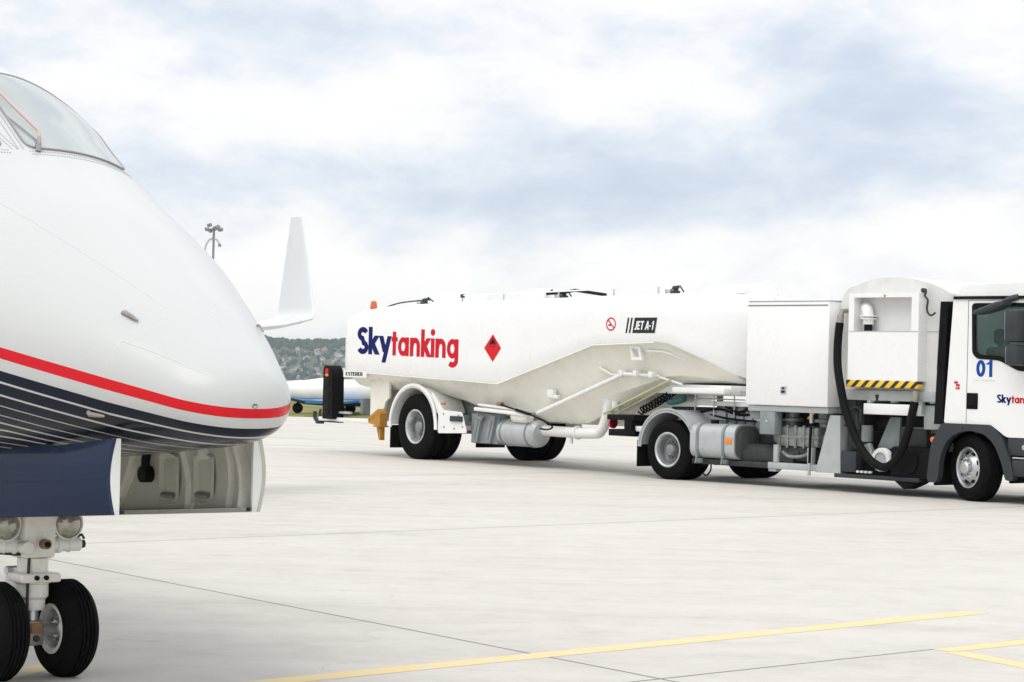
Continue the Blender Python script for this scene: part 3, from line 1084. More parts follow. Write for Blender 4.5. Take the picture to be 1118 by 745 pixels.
def gear_door(side):
    """hanging nose gear bay door, side -1 starboard, +1 port"""
    u0, u1 = .52, 2.05
    n, k = 22, 12

    def zbot(u):
        return .885 - .075 * (u - .5)

    def sec(u, t, d):
        zt_ = 1.21 - .05 * min(1, (u - u0) / .5)
        z = zt_ + (zbot(u) - zt_) * t
        y = .375 + .026 * math.sin(PI * t)
        return (-u, side * (y - d), z)
    outer = [[sec(u0 + (u1 - u0) * i / n, j / k, 0) for j in range(k + 1)] for i in range(n + 1)]
    inner = [[sec(u0 + (u1 - u0) * i / n, j / k, .018) for j in range(k + 1)] for i in range(n + 1)]
    mb = MB()
    mb.use(M['navydoor'])
    q = [p for r_ in outer for p in r_]
    fs = [(i * (k + 1) + j, i * (k + 1) + j + 1, (i + 1) * (k + 1) + j + 1, (i + 1) * (k + 1) + j) for i in range(n) for j in range(k)]
    mb.add(q, fs)
    mb.use(M['inner'])
    mb.add([p for r_ in inner for p in r_], fs)
    mb.use(M['navyedge'] if side < 0 else M['inner'])
    # rim between the two skins
    for e in ([(outer[0][j], inner[0][j]) for j in range(k + 1)], [(outer[n][j], inner[n][j]) for j in range(k + 1)], [(outer[i][k], inner[i][k]) for i in range(n + 1)]):
        vs = [p for pr in e for p in pr]
        mb.add(vs, [(2 * i, 2 * i + 1, 2 * i + 3, 2 * i + 2) for i in range(len(e) - 1)])
    d = mb.build('gear_door', None, jet, angle=50)
    if side > 0:
        d['label'] = 'open gear door showing its pale inner side'
    # flanges turned inwards round the edge
    for (ua, dep) in ((u0 + .002, .085), (u1 - .016, .07)):
        fl = MB()
        vs = []
        for j in range(k + 1):
            p = sec(ua, j / k, .005)
            q_ = sec(ua, j / k, .005 + dep * .42 + .026 * math.sin(PI * j / k))
            vs += [p, q_, (p[0] - .014, p[1], p[2]), (q_[0] - .014, q_[1], q_[2])]
        fs = []
        for j in range(k):
            o = 4 * j
            fs += [(o, o + 1, o + 5, o + 4), (o + 2, o + 6, o + 7, o + 3), (o + 1, o + 3, o + 7, o + 5), (o, o + 4, o + 6, o + 2)]
        fl.add(vs, fs)
        fl.build('end_flange', M['whiteplain'], d)
    bl = MB()
    for i in range(n):
        ua, ub = u0 + (u1 - u0) * i / n, u0 + (u1 - u0) * (i + 1) / n
        p, q_ = sec(ua, .985, .019), sec(ub, .985, .019)
        e = side * -.055
        bl.add([p, q_, (q_[0], q_[1] + e, q_[2]), (p[0], p[1] + e, p[2]), (p[0], p[1], p[2] + .012), (q_[0], q_[1], q_[2] + .012), (q_[0], q_[1] + e, q_[2] + .016), (p[0], p[1] + e, p[2] + .016)],
               [(0, 1, 2, 3), (4, 7, 6, 5), (3, 2, 6, 7)])
    bl.build('bottom_lip', M['lgrey'], d)
    if side > 0:
        # stiffener ribs, pockets, hinge arm on the inner skin
        def strip(pa, pb, w, h):
            rb = MB()
            # rib as a raised bar between two (u, t) points
            m_ = 10
            vs = []
            for i in range(m_ + 1):
                u_, t_ = pa[0] + (pb[0] - pa[0]) * i / m_, pa[1] + (pb[1] - pa[1]) * i / m_
                for du, dd in ((-w / 2, .017), (-w / 2 * .8, .017 + h), (w / 2 * .8, .017 + h), (w / 2, .017)):
                    vs.append(sec(u_ + du, t_, dd))
            rb.add(vs, [(4 * i + j, 4 * i + j + 1, 4 * i + j + 5, 4 * i + j + 4) for i in range(m_) for j in range(3)] + [(0, 1, 2, 3), (4 * m_ + 3, 4 * m_ + 2, 4 * m_ + 1, 4 * m_)])
            rb.build('stiffener', M['offwhite'], d)
        strip((1.58, .05), (1.80, .97), .05, .03)
        strip((1.16, .02), (1.09, .97), .06, .022)
        strip((.78, .02), (.76, .97), .035, .015)
        strip((.66, .02), (.60, .97), .03, .05)
        for uc in (1.30, .99):
            pk = MB()
            # pressed pocket: dished rounded panel with a raised rim
            prof = rrect(-.082, .082, .12, .86, .07, 5)
            cen = sec(uc, .5, .019)
            vs = []
            N_ = len(prof)
            for (a_, b_), dd, sc_ in [((a_, b_), .019, 1.0) for a_, b_ in prof] + [((a_, b_), .036, .93) for a_, b_ in prof] + [((a_, b_), .022, .74) for a_, b_ in prof]:
                vs.append(sec(uc + a_ * sc_, .49 + (b_ - .49) * sc_, dd))
            fs = [(r_ * N_ + j, r_ * N_ + (j + 1) % N_, (r_ + 1) * N_ + (j + 1) % N_, (r_ + 1) * N_ + j) for r_ in range(2) for j in range(N_)]
            fs.append(tuple(2 * N_ + j for j in range(N_)))
            pk.add(vs, fs)
            # drain scoop at the foot of the pocket
            pk.use(M['ash'])
            pk.mats = [M['inner'], M['ash']]
            pk.m = [0] * len(pk.f)
            pk.cur = 1
            c_ = sec(uc, .74, .03)
            pk.tube([(c_[0] - .055, c_[1], c_[2]), (c_[0] + .055, c_[1], c_[2])], .014, 8)
            pk.build('pocket', None, d)
        hg = MB()
        hg.use(M['black']).tube([sec(1.42, -.05, .05), sec(1.45, .25, .07), sec(1.50, .42, .05)], .022, 8)
        hg.lathe([(0, -.03), (.04, -.03), (.04, .02), (0, .02)], 'Y', sec(1.50, .45, .04), 14)
        hg.tube([sec(1.9, .0, .05), sec(1.5, -.03, .055), sec(1.1, -.02, .055)], .014, 6)
        hg.tube([sec(1.1, .0, .04), sec(.95, -.04, .04)], .02, 6)
        hg.use(M['rust']).box(-1.78, -1.60, .335, .36, 1.13, 1.20)
        hg.use(M['whiteplain']).box(-.99, -.95, .33, .375, 1.10, 1.17)
        hg.build('hinge_arm', None, d)
    else:
        tx = MB()
        # small white stencil lines on the navy skin
        for r_, (xa, xb) in enumerate(((1.80, 1.66), (1.80, 1.70), (1.80, 1.68))):
            for q_ in range(9):
                s0 = xa + (xb - xa) * q_ / 9
                s1 = s0 + (xb - xa) * .06
                za = .42 + r_ * .05
                p = [sec(s0, za, -.002), sec(s1, za, -.002), sec(s1, za + .022, -.002), sec(s0, za + .022, -.002)]
                tx.add(p, [(0, 1, 2, 3)])
        tx.build('stencil', M['signtext'], d)
    return d


gear_door(-1)
gear_door(1)

# nose gear leg
GX = -1.90
leg = MB()
leg.use(M['offwhite'])
leg.box(GX - .09, GX + .075, -.085, .085, .585, .98, .018)
leg.lathe([(0, .585), (.075, .585), (.075, .52), (.088, .515), (.088, .465), (.078, .46), (.078, .40), (.064, .385), (.064, .35), (.058, .335), (0, .335)], 'Z', (GX, 0, 0), 32)
leg.box(GX - .06, GX + .10, -.105, .105, .47, .515, .012)
leg.tube([(GX + .06, -.085, .64), (GX + .115, -.085, .64)], .03, 14)
leg.use(M['rust']).tube([(GX + .07, .015, .655), (GX + .115, .015, .655)], .024, 14)
leg.use(M['black']).tube([(GX + .10, .015, .655), (GX + .125, .015, .655)], .014, 10)
leg.tube([(GX + .09, -.03, .495), (GX + .112, -.03, .495)], .012, 8)
leg.tube([(GX + .09, .02, .495), (GX + .112, .02, .495)], .012, 8)
leg.use(M['steel']).tube([(GX, 0, .36), (GX, 0, .20)], .034, 20)
lego = leg.build('nose_gear_leg', None, jet)
mb = MB()
mb.use(M['whiteplain'])
for sgn in (-1, 1):
    mb.tube([(GX + .02, sgn * .085, .645), (GX + .02, sgn * .235, .645)], .034, 18)
    mb.tube([(GX + .02, sgn * .11, .645), (GX + .02, sgn * .13, .645)], .041, 18)
    mb.tube([(GX + .02, sgn * .17, .645), (GX + .02, sgn * .18, .645)], .038, 18)
mb.use(M['iron'])
mb.tube([(GX + .02, .235, .645), (GX + .02, .262, .645)], .02, 10)
mb.tube([(GX + .02, .20, .675), (GX + .02, .25, .69), (GX + .02, .262, .67)], .007, 6)
mb.tube([(GX + .03, -.25, .62), (GX + .03, -.10, .605), (GX + .05, 0, .60)], .008, 6)
mb.build('steering_actuator', None, lego)
mb = MB()
mb.use(M['offwhite'])
mb.prism([(GX - .16, .53), (GX - .07, .53), (GX - .06, .46), (GX - .14, .34), (GX - .19, .34), (GX - .20, .44)], -.05, .05)
mb.prism([(GX - .19, .36), (GX - .13, .36), (GX - .02, .20), (GX - .05, .16)], -.04, .04)
mb.use(M['steel']).tube([(GX - .12, -.08, .515), (GX - .12, .08, .515)], .022, 12)
mb.build('torque_link', None, lego)
mb = MB()
mb.use(M['ash']).box(GX - .05, GX + .055, -.045, .045, .165, .285, .015)
mb.use(M['rust']).box(GX + .045, GX + .062, -.03, .03, .225, .275, .006)
mb.use(M['steel']).tube([(GX, -.30, .235), (GX, .30, .235)], .03, 16)
mb.use(M['iron']).tube([(GX + .05, .0, .20), (GX + .065, .0, .20)], .016, 10)
mb.tube([(GX + .06, -.05, .60), (GX + .07, -.06, .45), (GX + .05, -.05, .3), (GX + .02, -.06, .24)], .008, 6, smooth=4)
mb.build('axle', None, lego)
for sgn in (-1, 1):
    # landing lamps: drum with a domed lens facing forward
    lm = MB()
    c_ = (GX - .02, sgn * .165, .745)
    lm.use(M['offwhite']).lathe([(0, -.07), (.055, -.06), (.066, -.02), (.072, .05), (.078, .05), (.078, .065), (.07, .065), (.068, .058)], 'X', c_, 28)
    lm.box(c_[0] - .04, c_[0] + .0, min(sgn * .08, sgn * .12), max(sgn * .08, sgn * .12), .69, .76)
    lo = lm.build('landing_lamp', None, lego)
    ln = MB()
    ln.lathe([(.0695, .058), (.055, .072), (.03, .082), (0, .085)], 'X', c_, 28)
    ln.build('lens', M['lamp'], lo)


def jet_wheel(sgn):
    h, Rt, Rr = .0825, .237, .118
    w = MB()
    w.use(M['whiteplain']).lathe([(Rr + .004, -h + .02), (Rr + .004, -h + .004), (Rr - .01, -h + .001), (Rr - .022, -h + .012), (Rr - .024, -h + .03)], n=48)
    w.use(M['steel']).lathe([(Rr - .024, -h + .03), (Rr - .034, -h + .06), (.06, -h + .07), (.052, -h + .045), (.04, -h + .03), (0, -h + .03)], n=48)
    for i in range(9):
        a_ = 2 * PI * i / 9
        w.lathe([(0, -h + .045), (.008, -h + .045), (.009, -h + .07)], c=(.072 * math.cos(a_), 0, .072 * math.sin(a_)), n=6)
    wo = w.build('wheel', None, jet)
    wo.location = (GX, .160 if sgn > 0 else -.205, .237)
    t = MB()
    pr = [(Rr - .005, -h + .02), (Rr + .008, -h + .002), (Rr + .03, -h - .004), (Rr + .065, -h - .004), (Rr + .09, -h + .01), (Rt - .012, -h + .028), (Rt - .004, -h + .042)]
    for g in (-.030, -.010, .012, .032):
        pr += [(Rt, g - .0045), (Rt - .008, g - .003), (Rt - .008, g + .003), (Rt, g + .0045)]
    pr += [(Rt - .004, h - .042), (Rt - .012, h - .028), (Rr + .09, h - .01), (Rr + .065, h + .004), (Rr + .03, h + .004), (Rr - .005, h - .02), (.05, h - .03), (0, h - .03)]
    t.lathe(pr, n=90)
    t.build('tyre', M['rubber'], wo, angle=28)


lego.location = (0, -.022, 0)
jet_wheel(-1)
jet_wheel(1)


# wings with upturned tips
def airfoil(xle, chord, y, z, th, n=14, dy=0.0, dz=1.0):
    up, lo = [], []
    for i in range(n + 1):
        t = (1 - math.cos(PI * i / n)) / 2
        yt = 5 * th * (.2969 * math.sqrt(t) - .126 * t - .3516 * t * t + .2843 * t**3 - .1036 * t**4) * chord
        up.append((xle - chord * t, y + dy * yt, z + dz * yt))
        lo.append((xle - chord * t, y - dy * yt, z - dz * yt))
    return up + lo[-2:0:-1]


for sgn in (1, -1):
    wg = MB()
    secs = [airfoil(-10.2, 4.2, sgn * .6, 1.25, .12), airfoil(-12.3, 2.6, sgn * 4.0, 1.52, .11), airfoil(-14.85, 1.05, sgn * 9.9, 2.02, .10), airfoil(-15.0, .95, sgn * 10.3, 2.09, .10)]
    wg.loft(secs)
    wo = wg.build('wing', M['wingwhite'], jet, angle=40)
    wl = MB()
    sx = [(-15.0, .95, 10.3, 2.09, 0, 1), (-15.04, .90, 10.43, 2.115, .55, .8), (-15.08, .84, 10.495, 2.17, .95, .3), (-15.14, .78, 10.51, 2.26, 1, .1), (-15.36, .53, 10.56, 2.80, 1, .08), (-15.60, .27, 10.62, 3.36, 1, .08), (-15.625, .235, 10.622, 3.39, 1, .08)]
    wl.loft([airfoil(a_, c_, sgn * y_, z_, .09, dy=-sgn * dy_, dz=dz_) for a_, c_, y_, z_, dy_, dz_ in sx])
    wl.build('winglet', M['wingwhite'], wo, angle=50)
    mb = MB()
    mb.tube([(-15.94, sgn * 10.30, 2.075), (-15.6, sgn * 8.8, 1.93), (-14.9, sgn * 6.0, 1.70)], .012, 6)
    mb.build('trailing_edge_strip', M['ash'], wo)


# ================================================================== TANK SEMI-TRAILER
TR = R(-54)
TO = (-0.59, 39.42, 0.0)
trl = empty('tank_trailer', TO, TR)
tag(trl, 'white fuel tank trailer with dark blue and red lettering on its flank', 'trailer')
itp = lambda x, xs, ys: float(np.interp(x, xs, ys))


def t_w(x):
    return itp(x, [-2.52, -2.48, -2.40, -2.25, 6.2, 6.5, 6.8, 7.05, 7.25, 7.4, 7.5], [1.02, 1.12, 1.18, 1.2, 1.2, 1.17, 1.08, .95, .78, .58, .40])


def t_top(x):
    return itp(x, [-2.52, -2.4, -2.2, -1.6, 0, 2, 5, 7, 7.4, 7.5], [2.50, 2.56, 2.60, 2.67, 2.72, 2.745, 2.79, 2.80, 2.76, 2.70])


def t_fold(x):
    return itp(x, [-2.52, 2.30, 4.75, 6.2, 6.5, 6.8, 7.05, 7.25, 7.4, 7.5], [1.475, 1.335, 1.97, 2.02, 1.99, 1.88, 1.77, 1.65, 1.54, 1.48])


def up_sec(x):
    w, T, f = t_w(x), t_top(x), t_fold(x)
    pts = [(w - .01, f), (w, f + .02)]
    for k_ in range(3):
        pts.append((w, f + .02 + (T - .34 - f) * (k_ + 1) / 3))
    rr = min(.34, w * .6)
    for a_ in range(10, 91, 10):
        pts.append((w - rr + rr * math.cos(R(a_)), T - .34 + .28 * math.sin(R(a_))))
    pts.append((max(0.0, w - rr) * .5, T - .025))
    h_ = [(x, y, z) for y, z in pts] + [(x, 0, T)] + [(x, -y, z) for y, z in reversed(pts)]
    return h_


xs = [-2.52, -2.48, -2.40, -2.25, -1.6, -.8, 0, .8, 1.6, 2.25, 2.30, 2.36, 3.2, 4.0, 4.70, 4.76, 4.82, 5.5, 6.15, 6.25, 6.35, 6.5, 6.65, 6.8, 6.95, 7.05, 7.15, 7.25, 7.33, 7.4, 7.46, 7.5]
tk = MB()
tk.loft([up_sec(x) for x in xs])
tank = tk.build('tank_shell', M['white'], trl, angle=32)


def bl_bot(x):
    return itp(x, [-2.3, -1.0, .2, .75, 1.9, 4.1, 4.6, 6.3, 7.0, 7.4], [1.16, 1.10, 1.06, .98, .70, .72, .92, 1.40, 1.42, 1.40])


def bl_sec(x):
    w, f, b = t_w(x) - .02, t_fold(x), bl_bot(x)
    pts = [(w, f - .002), (w - .05, f - .05), (w - .16 * min(1, (f - b) / .7) - .05, f - .35 * (f - b)), (w * .82 - .08, b + .22 * (f - b)), (w * .62, b + .03), (w * .3, b), (0, b - .01)]
    return [(x, y, z) for y, z in pts] + [(x, -y, z) for y, z in reversed(pts[:-1])]


bl = MB()
xb = [-2.45, -1.8, -1.0, -.4, .2, .75, 1.1, 1.5, 1.9, 2.30, 2.9, 3.5, 4.1, 4.35, 4.6, 4.76, 5.2, 5.7, 6.2, 6.5, 6.8, 7.05, 7.25, 7.38]
bl.loft([bl_sec(x) for x in xb])
bel = bl.build('tank_belly', M['belly'], trl, angle=30)
# weld ribs following the belly folds and the undercut of the neck
rb = MB()
rb.tube([(x, -(t_w(x) - .0), t_fold(x) - .012) for x in [-1.66, -.5, 1, 2.30, 3, 4, 4.75, 5.5, 6.2]], .012, 6)
rb.build('weld_rib', M['belly'], bel)
rb = MB()
rb.tube([(5.95, -1.12, 1.88), (6.35, -1.06, 1.86), (6.75, -.86, 1.68), (7.12, -.62, 1.50)], .018, 6, smooth=4)
rb.build('neck_rib', M['whiteplain'], bel)
rb = MB()
rb.tube([(4.7, -1.02, 1.62), (4.95, -.98, 1.52), (5.15, -.92, 1.50)], .022, 6)
rb.build('neck_rib', M['belly'], bel)

# lettering and signs on the flank
Y = -1.203
mb = MB()
mb.use(M['blue'])
draw_word(mb, 'Sky', -1.97, -.87, 1.775, .47, Y, -.018)
lt = mb.build('blue_lettering', None, tank, smooth=False)
mb = MB()
draw_word(mb, 'tanking', -.87, 1.16, 1.755, .455, Y, -.018)
mb.build('red_lettering', M['red'], tank, smooth=False)
mb = MB()
mb.use(M['redsign']).add([(2.13, Y, 2.125), (1.895, Y, 1.90), (2.14, Y, 1.675), (2.365, Y, 1.90)], [(0, 1, 2, 3)])
fl_ = [(2.07, 1.94), (2.055, 1.975), (2.08, 2.02), (2.095, 1.99), (2.105, 2.03), (2.13, 2.085), (2.135, 2.03), (2.155, 2.05), (2.165, 2.01), (2.185, 2.03), (2.20, 1.975), (2.185, 1.945), (2.16, 1.955), (2.14, 1.99), (2.12, 1.95), (2.10, 1.965)]
bmf = bmesh.new()
vv = [bmf.verts.new((a_, Y - .002, b_)) for a_, b_ in fl_]
bmesh.ops.triangle_fill(bmf, edges=[bmf.edges.new((vv[i], vv[(i + 1) % len(vv)])) for i in range(len(vv))], use_beauty=True)
mb.use(M['black']).frombm(bmf)
mb.add([(2.05, Y - .002, 1.92), (2.21, Y - .002, 1.92), (2.21, Y - .002, 1.928), (2.05, Y - .002, 1.928)], [(0, 1, 2, 3)])
mb.build('hazard_diamond', None, tank, smooth=False)
mb = MB()
mb.use(M['redsign'])
n_ = 36
vs = []
for i in range(n_):
    a_ = 2 * PI * i / n_
    vs += [(5.185 + .118 * math.cos(a_), Y, 2.28 + .102 * math.sin(a_)), (5.185 + .094 * math.cos(a_), Y, 2.28 + .08 * math.sin(a_))]
mb.add(vs, [(2 * i, (2 * i + 2) % (2 * n_), (2 * i + 3) % (2 * n_), 2 * i + 1) for i in range(n_)])
mb.add([(5.11, Y, 2.335), (5.25, Y, 2.215), (5.265, Y, 2.23), (5.125, Y, 2.35)], [(0, 1, 2, 3)])
mb.use(M['black']).add([(5.12, Y + .001, 2.255), (5.19, Y + .001, 2.255), (5.19, Y + .001, 2.275), (5.12, Y + .001, 2.275)], [(0, 1, 2, 3)])
mb.add([(5.15, Y + .001, 2.285), (5.165, Y + .001, 2.285), (5.175, Y + .001, 2.32), (5.16, Y + .001, 2.32)], [(0, 1, 2, 3)])
mb.build('no_smoking_sign', None, tank, smooth=False)
mb = MB()
mb.use(M['sign'])
sh = .05
for xa, xb_ in ((5.535, 5.575), (5.615, 5.655), (5.70, 6.22)):
    mb.add([(xa, Y, 2.145), (xb_, Y, 2.145), (xb_ + sh, Y, 2.375), (xa + sh, Y, 2.375)], [(0, 1, 2, 3)])
mb.use(M['signtext'])
draw_word(mb, 'JET A-1', 5.745, 6.19, 2.195, .13, Y - .002, 0, .22)
mb.build('fuel_sign', None, tank, smooth=False)
# rear skirt with maker's lettering
mb = MB()
mb.use(M['whiteplain']).box(-2.42, -1.66, -1.196, -1.17, 1.355, 1.48, .004)
mb.use(M['black'])
draw_word(mb, 'ESTERER', -2.34, -1.77, 1.385, .065, -1.198)
mb.build('maker_plate', None, tank, smooth=False)
# square inspection frame under the neck
mb = MB()
fr = [(5.56, 1.955), (5.80, 1.955), (5.86, 1.745), (5.62, 1.745)]
mb.prism(fr, -1.14, -1.10, 'Y', holes=[[(5.61, 1.915), (5.76, 1.915), (5.80, 1.79), (5.66, 1.79)]])
mb.build('inspection_frame', M['whiteplain'], bel, smooth=False)
mb = MB()
mb.box(3.42, 3.58, -1.06, -.98, 1.13, 1.26, .01)
mb.box(3.56, 3.68, -1.05, -.98, 1.12, 1.18, .01)
mb.build('drain_bracket', M['whiteplain'], bel)

# roof fittings
def roof_z(x, y):
    return t_top(x) - .025 * min(1, abs(y) / .4)


for xa, xb_, h_ in ((-1.02, -.05, .15), (1.62, 2.36, .16), (6.25, 7.2, .10)):
    mb = MB()
    z0 = roof_z((xa + xb_) / 2, 0) - .05
    secs = []
    for k_, (o_, zz) in enumerate(((0, 0), (.05, h_ * .6 + .05), (.11, h_ + .03), (.2, h_ + .05))):
        secs.append([(x_, y_, z0 + zz) for x_, y_ in rrect(xa + o_, xb_ - o_, -.42 + o_, .42 - o_, .12 - o_ * .3, 5)])
    mb.loft(secs)
    mb.build('manhole_dome', M['modgrey'], tank, angle=50)
mb = MB()
mb.use(M['steel'])
for x_ in (.30, 1.5, 3.0, 4.42, 5.5):
    mb.tube([(x_, -.55, roof_z(x_, .5) - .03), (x_, -.55, roof_z(x_, .5) + .10)], .013, 8)
mb.use(M['whiteplain']).tube([(x_, -.55, roof_z(x_, .5) + .095) for x_ in (.30, 1.5, 3.0, 4.42, 5.5)], .011, 8)
mb.use(M['iron']).box(.28, .33, -.58, -.52, roof_z(.3, .5) + .06, roof_z(.3, .5) + .12)
mb.build('roof_handrail', None, tank)
mb = MB()
mb.tube([(2.36, -.3, roof_z(2.4, 0) + .06), (2.9, -.3, roof_z(2.9, 0) + .075), (3.1, -.3, roof_z(3.1, 0) + .095), (3.9, -.3, roof_z(3.9, 0) + .0)], .026, 8)
mb.tube([(2.35, -.3, roof_z(2.4, 0) + .04), (2.5, -.3, roof_z(2.5, 0) + .12)], .014, 6)
mb.build('vent_hose', M['hose'], tank)
for x_ in (-1.28, 2.75, 5.55):
    mb = MB()
    mb.use(M['iron'])
    z_ = roof_z(x_, .2)
    mb.lathe([(0, 0), (.07, 0), (.07, .05), (.04, .06), (.04, .09), (.06, .10), (.05, .12), (0, .125)], 'Z', (x_, -.25, z_ - .02), 14)
    mb.tube([(x_ - .12, -.25, z_ + .03), (x_ - .05, -.25, z_ + .10), (x_ + .06, -.22, z_ + .11), (x_ + .13, -.2, z_ + .02)], .012, 6)
    mb.use(M['steel']).box(x_ - .2, x_ - .08, -.3, -.2, roof_z(x_, .2) - .02, roof_z(x_, .2) + .06, .01)
    mb.build('roof_valve', None, tank)
# beacon and its cable along the roof edge
mb = MB()
zb_ = t_top(-2.2)
mb.use(M['whiteplain']).lathe([(0, 0), (.085, 0), (.075, .06), (0, .06)], 'Z', (-2.22, -.72, zb_ - .09), 16)
mb.use(M['orangebeacon']).lathe([(.06, .06), (.066, .10), (.05, .20), (.025, .22), (0, .222)], 'Z', (-2.22, -.72, zb_ - .09), 16)
bc = mb.build('beacon', None, tank)
mb = MB()
mb.tube([(-2.14, -.72, zb_ - .04), (-1.9, -.72, zb_ - .005), (-1.4, -.7, roof_z(-1.4, .4) + .03), (-.85, -.68, roof_z(-.8, .4) + .045), (-.55, -.66, roof_z(-.5, .4) + .05)], .013, 6, smooth=4)
mb.tube([(-.62, -.66, roof_z(-.5, .4) + .0), (-.58, -.66, roof_z(-.5, .4) + .09), (-.42, -.66, roof_z(-.5, .4) + .02)], .012, 6)
mb.build('cable', M['iron'], bc)

# running gear
WX = -.10
ch = MB()
for sgn in (-1, 1):
    ch.box(-2.3, 1.9, sgn * .45 - .06, sgn * .45 + .06, .74, 1.14, .01)
ch.box(-2.30, -2.22, -.9, .9, .70, .98, .01)
ch.box(WX - .1, WX + .1, -.95, .95, .44, .58, .02)
for sgn in (-1, 1):
    ch.prism([(-.95, .74), (-.75, .60), (.75, .60), (.95, .74), (.75, .68), (-.75, .68)], sgn * .52 - .05, sgn * .52 + .05)
    ch.lathe([(0, 0), (.13, 0), (.15, .12), (.13, .26), (0, .26)], 'Z', (.45, sgn * .5, .52), 18)
ch.build('chassis', M['grey'], trl)
mb = MB()
mb.prism([(-1.78, 1.32), (-1.18, 1.32), (-1.18, 1.02), (-1.30, .94), (-1.40, .60), (-1.78, .60)], -1.02, -.98)
mb.prism([(-1.78, 1.32), (-1.72, 1.32), (-1.72, .60), (-1.78, .60)], -.98, -.4)
mb.build('rear_locker_plate', M['belly'], trl)
for sgn in (-1, 1):
    for dy in (0, .33):
        yy = sgn * (1.04 - dy) if sgn < 0 else (1.14 - dy)
        o = make_wheel(trl, 'wheel', WX if sgn < 0 else WX + .5, yy, .555, .555, .29, .29, .17)
        if sgn > 0:
            o.rotation_euler = (0, 0, PI)
# mudguards: arch, skirt, flap
for sgn in (-1, 1):
    mb = MB()
    ya, yb_ = (-1.225, -.58) if sgn < 0 else (.58, 1.225)
    ye = ya if sgn < 0 else yb_ - .02
    arch_band(mb, WX - .03, .55, .665, .69, 22, 178, ya, yb_, 26)
    arch_band(mb, WX - .03, .55, .66, .735, -2, 182, ye, ye + .02, 30)
    mb.prism(roundpoly([(.40, 1.16), (.78, .86), (1.30, .84), (1.46, .50), (.62, .47), (.62, .78)], .04), ye + .021, ye + .035)
    mb.box(.62, .70, ya + .04, yb_, .52, .60, .005)
    mg = mb.build('mudguard', M['whiteplain'], trl)
    mb = MB()
    mb.box(WX - .74, WX - .715, ya + .02, yb_, .17, .56, .004)
    mb.build('mudflap', M['black'], mg)
    if sgn < 0:
        for bx, bz in ((.78, .80), (1.22, .78), (.80, .58), (1.10, .56), (1.34, .60)):
            mb = MB()
            mb.lathe([(0, 0), (.016, 0), (.018, .012)], 'Y', (bx, ye + .012, bz), 8)
            mb.build('bolt', M['ash'], mg)
        mb = MB()
        mb.box(1.0, 1.34, ye - .012, ye + .02, .68, .77, .006)
        mb.build('recess_plate', M['dark'], mg)
        mb = MB()
        mb.box(.72, .82, ya - .01, ya + .03, .945, .985, .006)
        mb.build('side_marker_lamp', M['orangebeacon'], mg)

# rear light post, bumper beam, hooks
mb = MB()
mb.prism(roundpoly([(-2.98, .60), (-2.98, 1.50), (-2.93, 1.56), (-2.80, 1.56), (-2.74, 1.50), (-2.68, 1.38), (-2.66, .60)], .03), -1.27, -1.02)
for k_ in range(3):
    mb.box(-2.92, -2.74, -1.279, -1.268, .68 + k_ * .24, .86 + k_ * .24, .004)
lp = mb.build('rear_lamp_post', M['black'], trl)
mb = MB()
mb.use(M['redsign']).box(-2.90, -2.80, -1.283, -1.268, 1.42, 1.50, .01)
mb.use(M['amber']).box(-2.90, -2.80, -1.283, -1.268, 1.36, 1.41, .006)
mb.build('lamp_lens', None, lp)
mb = MB()
mb.box(-2.75, -2.3, -1.12, -1.06, .70, .74, .006)
mb.build('post_bracket', M['lgrey'], lp)
mb = MB()
mb.use(M['whiteplain']).box(-3.3, -1.42, -1.16, -1.06, .555, .63, .012)
mb.use(M['iron']).box(-3.42, -2.6, -1.165, -1.055, .535, .56, .004)
bb = mb.build('bumper_beam', None, trl)
mb = MB()
mb.tube([(-3.26, -1.11, .59), (-3.44, -1.11, .57), (-3.5, -1.11, .62), (-3.50, -1.11, .72)], .035, 8, smooth=3)
mb.tube([(-3.30, -1.11, .60), (-3.33, -1.11, .70), (-3.30, -1.11, .76)], .024, 8)
mb.box(-3.38, -3.26, -1.17, -1.05, .50, .56, .008)
mb.build('hook', M['iron'], bb)

# compressed-air drum, brackets, pipes and cables under the belly
mb = MB()
mb.lathe([(0, -.02), (.16, -.005), (.215, .05), (.22, .10), (.22, .88), (.215, .93), (.16, .985), (0, 1.0)], 'X', (2.06, -.86, .545), 36)
dr = mb.build('air_drum', M['silver'], trl)
for x_ in (2.18, 2.86):
    mb = MB()
    mb.lathe([(.222, 0), (.228, 0), (.228, .04), (.222, .04)], 'X', (x_, -.86, .545), 36)
    mb.build('drum_strap', M['grey'], dr)
mb = MB()
mb.lathe([(0, 0), (.075, .01), (.09, .05), (.09, .40), (.075, .44), (0, .45)], 'X', (2.48, -1.0, .80), 20)
mb.build('small_drum', M['belly'], dr)
mb = MB()
for x_ in (1.52, 1.90):
    mb.prism([(x_, .80), (x_ + .14, .80), (x_ + .02, .36), (x_ - .14, .36)], -1.06, -1.00)
    mb.prism([(x_ + .02, .72), (x_ + .07, .72), (x_ - .03, .42), (x_ - .08, .42)], -1.075, -1.06)
mb.box(1.3, 2.06, -1.0, -.6, .34, .82, .01)
mb.tube([(1.56, -1.06, .84), (1.56, -1.06, .77), (1.66, -1.06, .73), (1.72, -1.06, .80)], .02, 6)
mb.build('landing_leg_bracket', M['grey'], trl)
mb = MB()
mb.use(M['whiteplain'])
mb.box(1.52, 3.02, -1.12, -1.04, .845, .905, .012, rot=Matrix.Rotation(R(2.0), 3, 'Y'))
mb.box(1.60, 2.72, -1.10, -1.04, .93, .965, .008, rot=Matrix.Rotation(R(3.0), 3, 'Y'))
mb.build('hose_tray', None, trl)
mb = MB()
mb.use(M['rust']).box(2.10, 2.24, -1.08, -1.02, .96, 1.03, .01)
